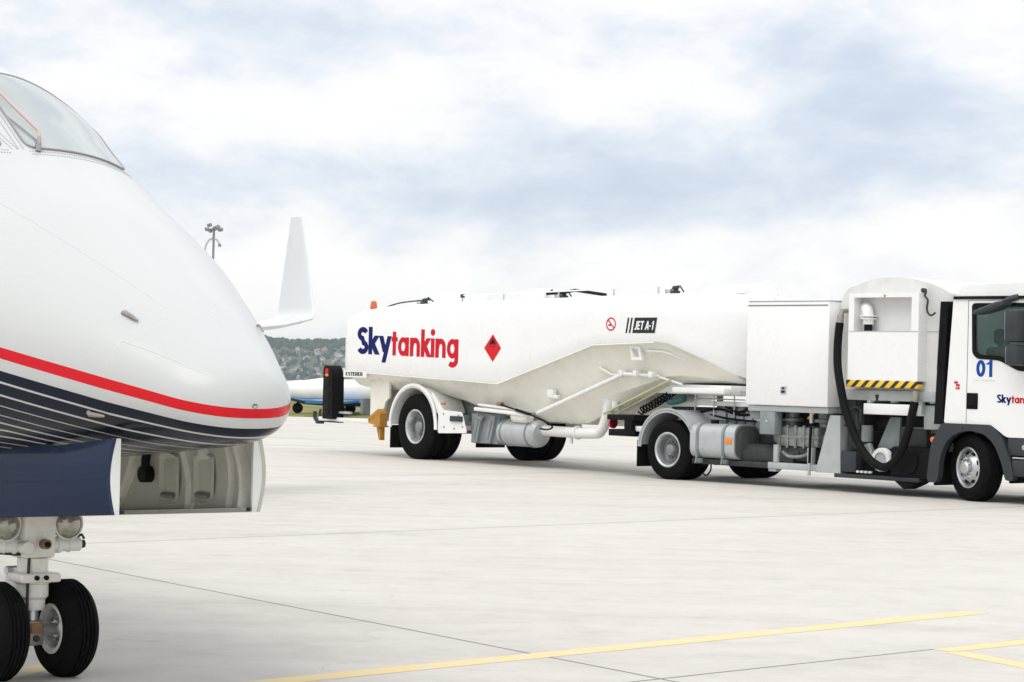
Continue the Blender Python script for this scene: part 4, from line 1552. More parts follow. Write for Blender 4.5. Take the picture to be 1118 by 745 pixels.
mb.use(M['hose']).tube([(2.24, -1.09, .99), (2.7, -1.12, .92), (3.05, -1.12, .86), (3.45, -1.1, .76), (3.62, -1.08, .68), (3.5, -1.08, .63), (3.3, -1.08, .64)], .014, 6, smooth=5)
mb.tube([(2.7, -1.12, .92), (3.02, -1.14, .87), (3.12, -1.14, .86)], .026, 6)
mb.build('air_line', None, trl)
mb = MB()
mb.tube([(3.16, -1.03, .875), (5.28, -1.03, 1.525)], .036, 10)
mb.tube([(5.28, -1.03, 1.535), (6.05, -.95, 1.515)], .028, 10)
mb.tube([(6.05, -.95, 1.50), (6.5, -.88, 1.40)], .016, 8)
for a_, b_ in ((5.28, 1.53), (5.62, 1.53), (5.98, 1.52)):
    mb.box(a_ - .04, a_ + .04, -1.08, -.98, b_ - .03, b_ + .06, .008)
mb.build('conduit_rail', M['whiteplain'], trl)
mb = MB()
mb.tube([(2.9, -.80, .60), (4.25, -.80, .60), (4.5, -.80, .66), (4.62, -.80, .84), (4.68, -.80, 1.05), (4.72, -.8, 1.15)], .084, 20, smooth=5)
for x_ in (3.0, 3.9):
    mb.tube([(x_, -.80, .60), (x_ + .04, -.80, .60)], .108, 20)
mb.tube([(3.75, -.8, .52), (3.75, -.8, .42)], .03, 10)
mb.tube([(4.85, -.80, .98), (4.86, -.80, 1.12)], .07, 16)
mb.build('loading_pipe', M['whiteplain'], trl)
mb = MB()
mb.tube([(4.75, -.95, .92), (6.3, -.95, 1.46)], .022, 8)
mb.tube([(4.95, -.9, .90), (6.2, -.9, 1.38)], .018, 8)
mb.build('neck_conduit', M['yellowgreen'], trl)
# neck plate over the coupling
mb = MB()
mb.box(5.4, 7.42, -.75, .75, 1.26, 1.40, .01)
mb.box(6.35, 7.5, -.95, -.76, 1.28, 1.36, .01)
mb.tube([(6.34, 0, 1.26), (6.34, 0, 1.05)], .05, 14)
mb.build('coupling_plate', M['whiteplain'], trl)


# ================================================================== WHEEL CHOCK hanging at the rear of the trailer
def loc2w(o, a, p):
    c, s_ = math.cos(a), math.sin(a)
    return (o[0] + p[0] * c - p[1] * s_, o[1] + p[0] * s_ + p[1] * c, o[2] + p[2])


chk = empty('wheel_chock', loc2w(TO, TR, (-1.36, -1.12, .30)), TR)
chk.scale = (.85, .85, .9)
tag(chk, 'yellow wheel chock bracket hanging behind the rear wheel of the tank trailer', 'wheel chock')
mb = MB()
mb.prism([(-.26, .40), (.12, .58), (.20, .50), (.20, .24), (-.22, .30)], -.09, .09)
for k_ in range(4):
    mb.box(-.22 + k_ * .1, -.17 + k_ * .1, -.105, .105, .34 + .04 * k_, .42 + .045 * k_, .008)
mb.build('chock_body', M['yellow'], chk)
mb = MB()
mb.prism([(.02, .24), (.18, .24), (.18, -.02), (.12, -.02)], -.05, .05)
mb.prism([(.0, .26), (.22, .26), (.22, .23), (.0, .23)], -.12, .14)
mb.build('chock_holder', M['yellow'], chk)


# ================================================================== TRACTOR WITH PUMP MODULE
KR = R(-48)
KO = (3.13, 34.29, 0.0)
trk = empty('refuelling_truck', KO, KR)
tag(trk, 'white truck with grey pump cabinet and blue 01 on the cab, pulling the tank trailer', 'truck')

fr = MB()
for sgn in (-1, 1):
    fr.box(-1.35, 5.1, sgn * .42 - .04, sgn * .42 + .04, .62, .88, .006)
for x_ in (-1.2, -.5, .6, 1.5, 2.4, 3.3, 4.2):
    fr.box(x_ - .05, x_ + .05, -.38, .38, .66, .86, .006)
fr.box(-.1, .1, -.9, .9, .38, .52, .03)
fr.lathe([(0, -.2), (.16, -.15), (.2, 0), (.16, .15), (0, .2)], 'X', (0, 0, .45), 20)
for sgn in (-1, 1):
    fr.prism([(-.75, .66), (-.6, .55), (.6, .55), (.75, .66), (.6, .62), (-.6, .62)], sgn * .5 - .04, sgn * .5 + .04)
fr.box(5.33, 5.47, -.85, .85, .36, .48, .02)
fr.build('chassis', M['grey'], trk)
for sgn in (-1, 1):
    for dy in (0, .27):
        o = make_wheel(trk, 'wheel', 0.0, sgn * (.975 - dy), .44, .44, .245, .255, .15)
        if sgn > 0:
            o.rotation_euler = (0, 0, PI)
o = make_wheel(trk, 'wheel', 5.42, -.96, .435, .435, .27, .262, 0, rz=R(-19))
o['label'] = 'steered front wheel'
o = make_wheel(trk, 'wheel', 5.42, .96, .435, .435, .27, .262, 0, rz=R(161))

for sgn in (-1, 1):
    mb = MB()
    ya, yb_ = (-1.14, -.55) if sgn < 0 else (.55, 1.14)
    arch_band(mb, 0.02, .45, .555, .575, 20, 175, ya, yb_, 26)
    ye = ya if sgn < 0 else yb_ - .02
    arch_band(mb, 0.02, .45, .535, .60, 12, 178, ye, ye + .02, 26)
    mg = mb.build('mudguard', M['lgrey'], trk)
    mb = MB()
    mb.box(-.60, -.575, ya + .01, yb_, .17, .56, .004)
    mb.build('mudflap', M['black'], mg)

# rear cross beam and lamps
mb = MB()
mb.box(-1.36, -.78, -1.02, -.5, .84, .92, .008)
mb.box(-1.34, -.80, -1.0, -.5, .60, .70, .008)
mb.box(-1.0, -.84, -1.01, -.55, .66, .88, .008)
mb.box(-1.36, -1.28, -.5, 1.0, .62, .90, .008)
lb = mb.build('rear_lamp_beam', M['black'], trk)
mb = MB()
mb.lathe([(0, -.04), (.06, -.03), (.085, 0), (.085, .03), (0, .03)], 'X', (-1.38, -.88, .79), 20)
mb.build('tail_lamp', M['rednav'], lb)
mb = MB()
mb.use(M['whiteplain']).box(-.82, -.60, -.95, -.6, .68, .76, .006)
mb.build('number_bracket', None, lb)

# fifth wheel and coil lines
mb = MB()
mb.use(M['grey']).prism([(-.62, .98), (.78, .98), (.60, .86), (-.45, .86)], -.48, .48)
mb.use(M['iron']).prism(roundpoly([(-.55, -.48), (.55, -.48), (.70, -.2), (.70, .2), (.55, .48), (-.55, .48), (-.75, .15), (-.75, -.15)], .1), .99, 1.06, 'Z')
mb.use(M['lgrey']).prism([(.1, 1.0), (.9, 1.06), (1.4, .98), (1.4, .90), (.1, .90)], -.62, -.5)
mb.build('coupling', None, trk)
mb = MB()
mb.use(M['hose'])
coil(mb, (-.95, -.72, .98), (-.15, -.62, 1.42), .055, 15, .013, .03)
mb.build('spiral_air_hose', None, trk)
mb = MB()
coil(mb, (-.46, -.62, 1.14), (-.12, -.62, 1.20), .042, 9, .012, .02)
mb.build('spiral_electric_cable', M['teal'], trk)
mb = MB()
mb.use(M['steel'])
for z_ in (1.20, 1.26, 1.32):
    mb.tube([(.10, -.66, z_), (1.55, -.66, z_)], .010, 6)
for x_ in (.12, .5, .9, 1.3):
    mb.tube([(x_, -.66, .95), (x_, -.66, 1.33)], .011, 6)
mb.use(M['black'])
mb.box(.52, .66, -.70, -.63, 1.28, 1.36, .01)
mb.tube([(.7, -.62, 1.10), (1.0, -.66, 1.02), (1.3, -.62, 1.12), (1.55, -.62, 1.05)], .022, 8, smooth=4)
mb.tube([(1.30, -.70, 1.24), (1.42, -.72, 1.12), (1.5, -.7, 1.26)], .02, 8, smooth=4)
mb.use(M['whiteplain']).box(.12, 1.5, -.64, -.60, 1.10, 1.17, .006)
mb.build('line_support_rail', None, trk)
mb = MB()
mb.use(M['lgrey']).box(-.20, 1.58, -.58, .6, .90, .955, .006)
mb.use(M['grey']).box(.62, 1.58, -.60, -.56, .70, 1.12, .006)
mb.box(.30, .62, -.60, -.56, .80, 1.02, .006)
mb.use(M['dgrey'])
for k_ in range(5):
    mb.box(.70 + k_ * .17, .74 + k_ * .17, -.625, -.60, .72, 1.10, .004)
mb.use(M['black']).tube([(.2, -.62, 1.0), (.6, -.66, 1.06), (1.0, -.63, .98), (1.5, -.65, 1.04)], .018, 8, smooth=4)
mb.tube([(.3, -.60, .98), (.8, -.64, .92), (1.3, -.62, .90)], .014, 8, smooth=4)
mb.build('deck_plate', None, trk)

# fuel tank
mb = MB()
prof = roundpoly([(-1.15, .35), (-.62, .35), (-.62, .85), (-1.15, .85)], .17, 8)
mb.use(M['silver']).prism(prof, .50, 1.36, 'X')
ft = mb.build('fuel_tank', None, trk)
mb = MB()
mb.prism(roundpoly([(-1.13, .37), (-.64, .37), (-.64, .83), (-1.13, .83)], .16, 8), 1.36, 1.375, 'X')
mb.prism(roundpoly([(-1.06, .44), (-.71, .44), (-.71, .76), (-1.06, .76)], .12, 8), 1.375, 1.384, 'X')
mb.build('tank_end', M['dgrey'], ft)
for x_ in (.62, 1.12):
    mb = MB()
    big = roundpoly([(-1.162, .338), (-.62, .338), (-.62, .862), (-1.162, .862)], .18, 8)
    hole = roundpoly([(-1.151, .349), (-.615, .349), (-.615, .851), (-1.151, .851)], .172, 8)
    n_ = len(big)
    secs_v = [(x_, a_, b_) for a_, b_ in big] + [(x_ + .045, a_, b_) for a_, b_ in big]
    mb.add(secs_v, [(i, (i + 1) % n_, (i + 1) % n_ + n_, i + n_) for i in range(n_)])
    mb.box(x_, x_ + .05, -1.12, -.6, .28, .345, .005)
    mb.tube([(x_ + .02, -1.15, .40), (x_ + .02, -1.17, .28)], .014, 6)
    mb.build('tank_strap', M['grey'], ft)
mb = MB()
mb.lathe([(0, 0), (.06, 0), (.06, .05), (0, .05)], 'Z', (.8, -.95, .85), 16)
mb.build('filler_cap', M['black'], ft)
mb = MB()
mb.box(1.19, 1.32, -1.158, -1.15, .57, .66, .002)
mb.build('orange_label', M['amber'], ft)
mb = MB()
mb.use(M['iron'])
mb.box(.45, 2.0, -1.05, -.6, .26, .34, .01)
mb.tube([(1.4, -.85, .42), (2.35, -.85, .42)], .17, 18)
mb.box(.5, 2.2, -.6, -.45, .3, .75, .01)
mb.use(M['hose']).tube([(.78, -1.0, .3), (.8, -1.02, .18), (.72, -1.02, .10), (.66, -1.02, .12)], .012, 6, smooth=4)
mb.build('underframe', None, trk)

# rear equipment cabinet
mb = MB()
mb.use(M['white']).box(1.60, 3.10, -1.20, 1.15, 1.145, 2.60, .022)
bx = mb.build('equipment_cabinet', None, trk)
mb = MB()
mb.box(1.62, 3.08, -1.206, -1.19, 2.535, 2.548)
mb.build('lid_seam', M['seam'], bx, smooth=False)
mb = MB()
mb.box(1.59, 3.11, -1.212, 1.16, 2.60, 2.622, .006)
for x_ in (1.85, 2.95):
    mb.tube([(x_, -1.1, 2.62), (x_, -1.1, 2.70), (x_ + .05, -1.1, 2.70), (x_ + .05, -1.1, 2.62)], .009, 6)
mb.build('roof_lip', M['white'], bx)
mb = MB()
mb.use(M['steel']).box(2.26, 2.36, -1.215, -1.198, 1.31, 1.42, .006)
mb.use(M['sign']).box(2.275, 2.345, -1.219, -1.214, 1.325, 1.36, .003)
mb.box(2.285, 2.335, -1.219, -1.214, 1.375, 1.405, .003)
mb.build('latch', None, bx)
mb = MB()
mb.use(M['lgrey']).box(1.62, 3.08, -1.16, 1.1, 1.06, 1.14, .008)
mb.use(M['grey']).box(1.86, 2.14, -1.18, -1.02, .74, 1.06, .012)
mb.box(1.6, 1.86, -1.1, -.6, .95, 1.06, .01)
mb.use(M['steel']).lathe([(0, -.012), (.02, -.01), (.022, 0)], 'Y', (2.0, -1.18, .92), 12)
mb.build('cabinet_base', None, bx)
mb = MB()
mb.tube([(1.60, -.9, 1.9), (1.50, -.9, 1.9), (1.46, -.9, 1.86), (1.46, -.9, 1.5), (1.50, -.9, 1.46), (1.60, -.9, 1.46)], .016, 8)
mb.box(1.56, 1.60, -.95, -.85, 2.12, 2.30, .01)
mb.build('grab_handle', M['lgrey'], bx)

# pump cabinet with arched roof
pc = MB()
arch = [(3.16, 1.32), (3.16, 2.48)]
for k_ in range(0, 7):
    a_ = R(180 - k_ * 15)
    arch.append((3.38 + .22 * math.cos(a_), 2.56 + .24 * math.sin(a_)))
for x_, z_ in ((3.65, 2.885), (3.9, 2.91), (4.15, 2.91), (4.4, 2.885), (4.65, 2.83), (4.85, 2.765), (5.0, 2.69)):
    arch.append((x_, z_))
arch += [(5.0, 1.32)]
pc.prism(arch, -1.02, 1.0)
pum = pc.build('pump_cabinet', M['modgrey'], trk, angle=25)
mb = MB()
mb.use(M['white'])
mb.prism([(3.44, 1.53), (4.62, 1.53), (4.62, 2.70), (3.44, 2.70)], -1.20, -1.02, 'Y', holes=[[(3.53, 2.19), (4.50, 2.19), (4.50, 2.64), (3.53, 2.64)]])
mb.build('front_panel', None, pum, smooth=False)
mb = MB()
mb.box(3.452, 4.612, -1.205, -1.199, 2.183, 2.191)
mb.box(4.63, 4.998, -1.026, -1.018, 2.185, 2.195)
mb.build('panel_seam', M['lgrey'], pum, smooth=False)
mb = MB()
mb.use(M['whiteplain'])
mb.lathe([(0, -.02), (.12, -.02), (.12, 0), (.09, .01), (.0, .01)], 'Y', (3.62, -1.05, 2.46), 24)
mb.tube([(3.62, -1.03, 2.48), (3.66, -1.09, 2.49), (3.70, -1.12, 2.46), (3.715, -1.12, 2.38)], .075, 18, smooth=5)
mb.tube([(3.715, -1.12, 2.40), (3.715, -1.12, 2.385)], .12, 22)
mb.tube([(3.715, -1.12, 2.365), (3.715, -1.12, 2.35)], .11, 22)
mb.tube([(3.715, -1.12, 2.39), (3.715, -1.12, 2.28)], .072, 18)
el = mb.build('pipe_elbow', None, pum)
mb = MB()
mb.tube([(3.715, -1.12, 2.30), (3.715, -1.12, 2.10)], .055, 16)
mb.build('hose_end', M['hose'], el)
mb = MB()
mb.tube([(4.60, -1.10, 2.71), (4.63, -1.12, 2.74), (4.67, -1.12, 2.71), (4.65, -1.12, 2.66), (4.70, -1.12, 2.60), (4.69, -1.12, 2.50), (4.71, -1.12, 2.43), (4.76, -1.11, 2.40), (4.80, -1.08, 2.44)], .014, 6, smooth=4)
mb.lathe([(0, -.03), (.03, -.03), (.03, .03), (0, .03)], 'Y', (4.62, -1.1, 2.73), 12)
mb.build('hook', M['iron'], pum)
for x_, z_ in ((4.82, 1.82), (4.05, 2.66), (3.33, 2.28)):
    mb = MB()
    mb.lathe([(0, -.01), (.016, -.008), (.018, .004)], 'Y', (x_, -1.022 if z_ != 2.66 else -1.2, z_), 10)
    mb.build('screw', M['ash'], pum)


def hazard_mat():
    m = bpy.data.materials.new('hazard_stripes')
    m.use_nodes = True
    t = m.node_tree
    b = t.nodes['Principled BSDF']
    tc = N(t, 'ShaderNodeTexCoord')
    sp = N(t, 'ShaderNodeSeparateXYZ')
    t.links.new(tc.outputs['Object'], sp.inputs[0])
    v = mathn(t, 'ADD', sp.outputs[0], mathn(t, 'MULTIPLY', sp.outputs[2], -1.1))
    v = mathn(t, 'MULTIPLY', v, 6.0)
    fr_ = mathn(t, 'FRACT', v)
    c = ramp(t, fr_, [(0.0, (0.80, 0.50, 0.03)), (0.55, (0.015, 0.015, 0.015))], 'CONSTANT')
    t.links.new(c, b.inputs['Base Color'])
    b.inputs['Roughness'].default_value = 0.45
    return m


M['hazard'] = hazard_mat()
mb = MB()
mb.box(3.43, 4.64, -1.215, -1.10, 1.435, 1.53, .006)
mb.build('warning_strip', M['hazard'], pum)
mb = MB()
mb.use(M['lgrey']).box(3.3, 4.95, -1.08, .9, 1.26, 1.40, .01)
for x_ in (3.75, 4.10, 4.45, 4.75):
    mb.lathe([(0, 0), (.06, 0), (.06, .14), (0, .14)], 'Z', (x_, -1.0, 1.24), 14)
mb.use(M['iron']).lathe([(0, 0), (.08, 0), (.09, .1), (0, .1)], 'Z', (3.86, -1.0, 1.24), 14)
mb.use(M['lgrey'])
for x_ in (3.72, 4.58, 4.86):
    mb.box(x_ - .03, x_ + .03, -1.08, -1.0, 1.10, 1.30, .005)
mb.build('cabinet_foot', None, pum)
mb = MB()
mb.box(3.68, 4.60, -1.14, -.60, 1.075, 1.22, .008)
mb.build('drip_tray', M['white'], trk)
mb = MB()
mb.box(4.60, 5.02, -1.02, -.58, .90, 1.22, .01)
mb.build('side_plate', M['lgrey'], trk)

# vertical air intake beside the cab
mb = MB()
mb.prism([(4.875, .98), (5.01, .98), (5.055, 2.58), (4.945, 2.58)], -1.16, -.70)
for k_ in range(30):
    z_ = 1.70 + k_ * .029
    x_ = 4.875 + (z_ - .98) * .044
    mb.box(x_ - .003, x_ + .128, -1.168, -1.158, z_, z_ + .014)
mb.build('air_intake', M['black'], trk, smooth=False)

# pump, motor and pipework under the cabinets
pm = MB()
pm.use(M['pump'])
pm.box(2.02, 2.78, -1.0, -.5, .58, .86, .03)
for k_ in range(5):
    pm.box(2.06 + k_ * .15, 2.10 + k_ * .15, -1.02, -.98, .56, .88, .008)
pm.box(2.0, 2.80, -1.015, -.98, .70, .735, .006)
pm.lathe([(0, -.16), (.10, -.14), (.13, -.06), (.13, .04), (0, .06)], 'X', (2.02, -.8, .70), 20)
pm.lathe([(0, -.04), (.12, -.02), (.12, .08), (.06, .10), (0, .11)], 'X', (2.80, -.8, .70), 20)
for x_ in (2.12, 2.72):
    pm.lathe([(.09, .86), (.09, .92), (.16, .93), (.16, .97), (.10, .98), (.10, 1.08)], 'Z', (x_, -.78, 0), 22)
pm.use(M['iron'])
pm.box(2.10, 2.70, -.98, -.5, .38, .58, .02)
for x_ in (2.2, 2.4, 2.6):
    pm.lathe([(0, -.03), (.05, -.02), (.05, .02)], 'Y', (x_, -.99, .48), 14)
pm.use(M['pump']).tube([(2.15, -1.0, .50), (2.3, -1.02, .44), (2.55, -1.02, .46), (2.68, -1.0, .54)], .025, 8, smooth=4)
po = pm.build('pump', None, trk)
mb = MB()
mb.box(1.92, 3.02, -1.06, -.98, .26, .35, .01)
mb.box(1.92, 2.06, -1.04, -.94, .22, .27, .006)
mb.box(2.02, 2.10, -1.06, -.98, .35, .60, .008)
mb.box(2.64, 2.73, -1.06, -.98, .35, .58, .008)
mb.build('pump_cradle', M['lgrey'], po)
mb = MB()
mb.prism([(3.06, 1.04), (3.21, 1.04), (3.23, .25), (2.82, .25), (2.98, .78)], -1.09, -1.06)
mb.prism([(3.21, 1.04), (3.24, 1.04), (3.26, .25), (3.23, .25)], -1.09, -.6)
mb.build('bracket_plate', M['lgrey'], trk)
mb = MB()
mb.use(M['hose']).tube([(2.765, -1.13, .93), (2.76, -1.14, .70), (2.755, -1.14, .37)], .02, 8)
mb.use(M['steel']).tube([(2.755, -1.14, .37), (2.755, -1.14, .20)], .022, 8)
mb.tube([(2.768, -1.13, 1.06), (2.765, -1.13, .92)], .026, 8)
mb.use(M['yellow']).tube([(2.70, -1.12, .98), (2.80, -1.14, 1.05), (2.84, -1.12, 1.09)], .018, 6)
mb.build('drain_hose', None, trk)
dk = MB()
dk.use(M['dark'])
dk.box(3.26, 3.52, -1.08, -.7, .28, .56, .01)
dk.box(3.16, 4.6, -1.10, -.6, .20, .255, .008)
dk.use(M['iron'])
dk.box(1.6, 4.95, -.56, -.48, .55, 1.27)
dk.box(3.3, 4.9, -.62, -.4, .3, 1.0)
dk.box(3.3, 3.64, -1.0, -.58, .62, .84, .01)
dk.box(4.15, 4.6, -.95, -.6, .66, .9, .01)
dk.box(3.12, 3.5, -.9, -.5, .85, 1.28, .01)
dk.tube([(3.42, -1.0, 1.25), (3.5, -1.02, .9), (3.46, -1.0, .6)], .035, 8)
dk.tube([(3.30, -1.05, .9), (3.42, -1.08, 1.12), (3.5, -1.05, 1.16), (3.56, -1.05, 1.10), (3.56, -1.05, .95)], .02, 8, smooth=4)
dk.use(M['grey'])
dk.prism([(3.95, 1.04), (4.12, 1.04), (4.10, .62), (3.74, .62)], -.9, -.86)
dk.box(4.12, 4.95, -.86, -.82, .62, .92, .005)
dk.tube([(3.6, -.95, .92), (3.6, -.95, .70)], .08, 14)
dk.use(M['pump'])
dk.tube([(3.66, -1.0, .66), (3.80, -1.02, .40)], .06, 12)
dk.use(M['whiteplain'])
for k_ in range(4):
    dk.box(3.56 + k_ * .07, 3.60 + k_ * .07, -1.12, -1.08, .28, .31, .006)
dk.use(M['black'])  # black underbody pans, added to deepen the shadow beneath the truck
dk.box(1.6, 4.9, -.45, .95, .30, .52)
dk.box(3.3, 4.85, -.95, -.45, .24, .40)
dk.build('pipework_and_shade_pan', None, trk)
mb = MB()
mb.use(M['whiteplain']).lathe([(.10, -.02), (.15, -.02), (.16, -.005), (.16, .06), (.10, .06)], 'Y', (3.93, -1.05, .47), 30)
mb.use(M['lgrey']).lathe([(0, -.008), (.10, -.008), (.11, .02)], 'Y', (3.93, -1.05, .47), 30)
mb.build('hose_reel', None, trk)
mb = MB()
mb.box(4.10, 4.80, -1.08, -.5, .25, .66, .04)
mb.prism([(4.1, .30), (4.72, .30), (4.5, .17), (4.33, .10), (4.18, .20)], -1.07, -.8)
mb.lathe([(0, -.02), (.15, -.02), (.16, 0), (.16, .02)], 'Y', (4.42, -1.09, .46), 24)
mb.build('battery_box', M['black'], trk)

# big delivery hose hanging in a loop
mb = MB()
mb.tube([(3.27, -1.18, 2.30), (3.26, -1.20, 2.02), (3.30, -1.24, 1.72), (3.37, -1.26, 1.46), (3.47, -1.27, 1.14), (3.61, -1.27, .85), (3.76, -1.27, .62), (3.92, -1.27, .47), (4.12, -1.27, .385), (4.28, -1.27, .43), (4.42, -1.27, .58), (4.52, -1.26, .82), (4.58, -1.24, 1.10), (4.60, -1.22, 1.26)], .056, 14, smooth=5)
hs = mb.build('delivery_hose', M['hose'], trk)
mb = MB()
mb.tube([(3.27, -1.18, 2.28), (3.27, -1.16, 2.40)], .048, 12)
mb.tube([(3.27, -1.16, 2.38), (3.27, -1.13, 2.47)], .034, 12)
mb.tube([(3.27, -1.13, 2.46), (3.28, -1.04, 2.47)], .03, 10)
mb.build('hose_fitting', M['ash'], hs)
mb = MB()
mb.tube([(4.60, -1.22, 1.24), (4.61, -1.20, 1.40)], .05, 12)
mb.build('hose_fitting', M['ash'], hs)

# ---------------------------------------------------------------- cab
cab = MB()
side = roundpoly([(5.045, 1.0), (5.155, 2.60), (5.30, 2.79), (6.55, 2.81), (6.86, 2.66), (7.12, 1.75), (7.16, .85), (6.03, .85), (5.78, 1.0)], .03, 3)
win = roundpoly([(5.475, 2.53), (5.495, 1.925), (5.56, 1.865), (5.90, 1.85), (6.20, 1.715), (6.72, 1.715), (6.62, 2.53)], .06, 4)
for sgn in (-1, 1):
    ya, yb_ = (-1.17, -1.12) if sgn < 0 else (1.12, 1.17)
    cab.use(M['white']).prism(side, ya, yb_, 'Y', holes=[win])
# skins between the sides
def skin(pts, y0, y1, th=.04):
    for (xa, za), (xb_, zb__) in zip(pts[:-1], pts[1:]):
        d = Vector((zb__ - za, -(xb_ - xa))).normalized() * th
        q = [(xa, za), (xb_, zb__), (xb_ - d.x, zb__ - d.y), (xa - d.x, za - d.y)]
        vs = [(a_, y0, b_) for a_, b_ in q] + [(a_, y1, b_) for a_, b_ in q]
        cab.add(vs, [(0, 1, 2, 3), (7, 6, 5, 4), (0, 4, 5, 1), (1, 5, 6, 2), (2, 6, 7, 3), (3, 7, 4, 0)])


skin([(5.045, 1.0), (5.155, 2.60), (5.30, 2.79), (6.55, 2.81), (6.86, 2.66)], -1.12, 1.12, -.04)
skin([(7.12, 1.75), (7.16, .85)], -1.12, 1.12, -.04)
skin([(5.06, 1.02), (5.78, 1.02)], -1.12, 1.12, .04)
skin([(5.9, .87), (7.14, .87)], -1.12, 1.12, .04)
cabo = cab.build('cab', None, trk, angle=30)
cabo['label'] = 'white cab'
for sgn in (-1, 1):
    mb = MB()
    y_ = sgn * 1.15
    mb.prism(win, y_ - .004, y_ + .004)
    go = mb.build('side_window', M['cabglass'], cabo, smooth=False)
    mb = MB()
    cx_ = sum(p[0] for p in win) / len(win)
    cz_ = sum(p[1] for p in win) / len(win)
    inner = roundpoly([(5.50, 2.505), (5.52, 1.94), (5.575, 1.895), (5.905, 1.88), (6.205, 1.745), (6.69, 1.745), (6.60, 2.505)], .06, 4)
    outer_ = roundpoly([(5.452, 2.555), (5.472, 1.91), (5.55, 1.84), (5.895, 1.822), (6.195, 1.69), (6.75, 1.69), (6.64, 2.555)], .06, 4)
    ya, yb_ = (-1.178, -1.12) if sgn < 0 else (1.12, 1.178)
    mb.prism(outer_, ya, yb_, 'Y', holes=[inner])
    mb.build('window_frame', M['black'], go, smooth=False)
mb = MB()
mb.add([(6.84, -1.10, 2.64), (6.84, 1.10, 2.64), (7.11, 1.10, 1.77), (7.11, -1.10, 1.77)], [(0, 1, 2, 3)])
mb.build('windscreen', M['cabglass'], cabo, smooth=False)
for sgn in (-1, 1):
    mb = MB()
    y_ = sgn * 1.172
    mb.box(5.165, 6.85, y_ - .02, y_ + .02, 2.605, 2.645, .006)
    mb.build('rain_gutter', M['black'], cabo)
mb = MB()
mb.box(5.393, 5.401, -1.1725, -1.16, 1.01, 2.59)
mb.box(5.401, 6.3, -1.1725, -1.16, 2.588, 2.594)
mb.build('door_seam', M['seam'], cabo, smooth=False)
mb = MB()
mb.use(M['black']).box(5.395, 5.575, -1.178, -1.16, 1.19, 1.40, .012)
mb.box(5.43, 5.565, -1.195, -1.17, 1.22, 1.37, .02)
mb.build('door_handle', None, cabo)
# numerals and lettering on the door
Yc = -1.1735
mb = MB()
draw_word(mb, '01', 5.54, 5.80, 1.61, .215, Yc)
mb.build('numerals', M['blue01'], cabo, smooth=False)
mb = MB()
draw_word(mb, 'Sky', 5.87, 6.09, 1.285, .105, Yc)
mb.build('blue_lettering', M['blue'], cabo, smooth=False)
mb = MB()
draw_word(mb, 'tanking', 6.095, 6.54, 1.285, .10, Yc)
mb.build('red_lettering', M['red'], cabo, smooth=False)
mb = MB()
for k_ in range(11):
    if k_ == 3:
        continue
    x_ = 5.50 + k_ * .031
    mb.add([(x_, Yc, 1.555), (x_ + .02, Yc, 1.555), (x_ + .02, Yc, 1.572), (x_, Yc, 1.572)], [(0, 1, 2, 3)])
mb.build('small_lettering', M['modgrey'], cabo, smooth=False)
mb = MB()
mb.use(M['redsign'])
for x_, z_, w_, h_ in ((5.195, 1.515, .06, .03), (5.225, 1.48, .06, .03), (5.22, 1.44, .022, .03), (5.25, 1.44, .035, .03)):
    mb.add([(x_, Yc, z_), (x_ + w_, Yc, z_), (x_ + w_, Yc, z_ + h_), (x_, Yc, z_ + h_)], [(0, 1, 2, 3)])
mb.build('red_sticker', None, cabo, smooth=False)
# mirrors
mb = MB()
mb.loft([[(5.66 + .0, y_, z_) for y_, z_ in rrect(-1.44, -1.24, 2.40, 2.45, .02, 4)], [(5.80, y_, z_) for y_, z_ in rrect(-1.46, -1.22, 2.415, 2.49, .03, 4)], [(6.0, y_, z_) for y_, z_ in rrect(-1.46, -1.22, 2.46, 2.56, .04, 4)], [(6.12, y_, z_) for y_, z_ in rrect(-1.42, -1.24, 2.52, 2.58, .02, 4)]])
mb.tube([(5.98, -1.30, 2.52), (6.08, -1.25, 2.60), (6.15, -1.16, 2.63)], .04, 10)
mb.build('kerb_mirror', M['dark'], cabo)
mb = MB()
mb.box(6.20, 6.40, -1.52, -1.27, 2.05, 2.46, .04)
mb.box(6.22, 6.40, -1.52, -1.27, 1.76, 2.02, .04)
mb.tube([(6.32, -1.28, 2.40), (6.42, -1.2, 2.46), (6.48, -1.15, 2.46)], .022, 8)
mb.tube([(6.32, -1.28, 1.84), (6.42, -1.2, 1.80), (6.48, -1.15, 1.80)], .022, 8)
mo = mb.build('wing_mirror', M['dark'], cabo)
for za, zb2, xx in ((2.08, 2.43, 6.192), (1.79, 1.99, 6.212)):
    mb = MB()
    mb.box(xx, xx + .01, -1.49, -1.30, za, zb2, .002)
    mb.build('mirror_glass', M['mirror'], mo)
# wheel arch trim, steps, bumper
outer_ = [(4.80, .22), (4.86, .72), (5.02, .985), (5.06, 1.0), (5.70, 1.0), (5.80, .985), (5.98, .845), (6.10, .58), (6.16, .40), (6.16, .30)]
inner_ = [(6.04, .30), (5.99, .50), (5.86, .76), (5.70, .88), (5.48, .92), (5.26, .88), (5.10, .76), (5.01, .55), (4.98, .22)]
arch_poly = roundpoly(outer_ + inner_, .10, 4)
for sgn in (-1, 1):
    mb = MB()
    mb.use(M['dark']).prism(arch_poly, *((-1.20, -1.10) if sgn < 0 else (1.10, 1.20)))
    mb.use(M['black'])
    ya, yb_ = (-1.10, -.55) if sgn < 0 else (.55, 1.10)
    arch_band(mb, 5.42, .43, .56, .58, -12, 196, ya, yb_, 24)
    mb.box(4.86, 4.90, ya - .02, yb_, .18, .75, .004)
    mb.build('wheel_arch', None, cabo)
mb = MB()
mb.use(M['dark']).box(6.04, 7.18, -1.17, 1.17, .62, .845, .02)
mb.box(6.12, 7.22, -1.19, 1.19, .36, .58, .03)
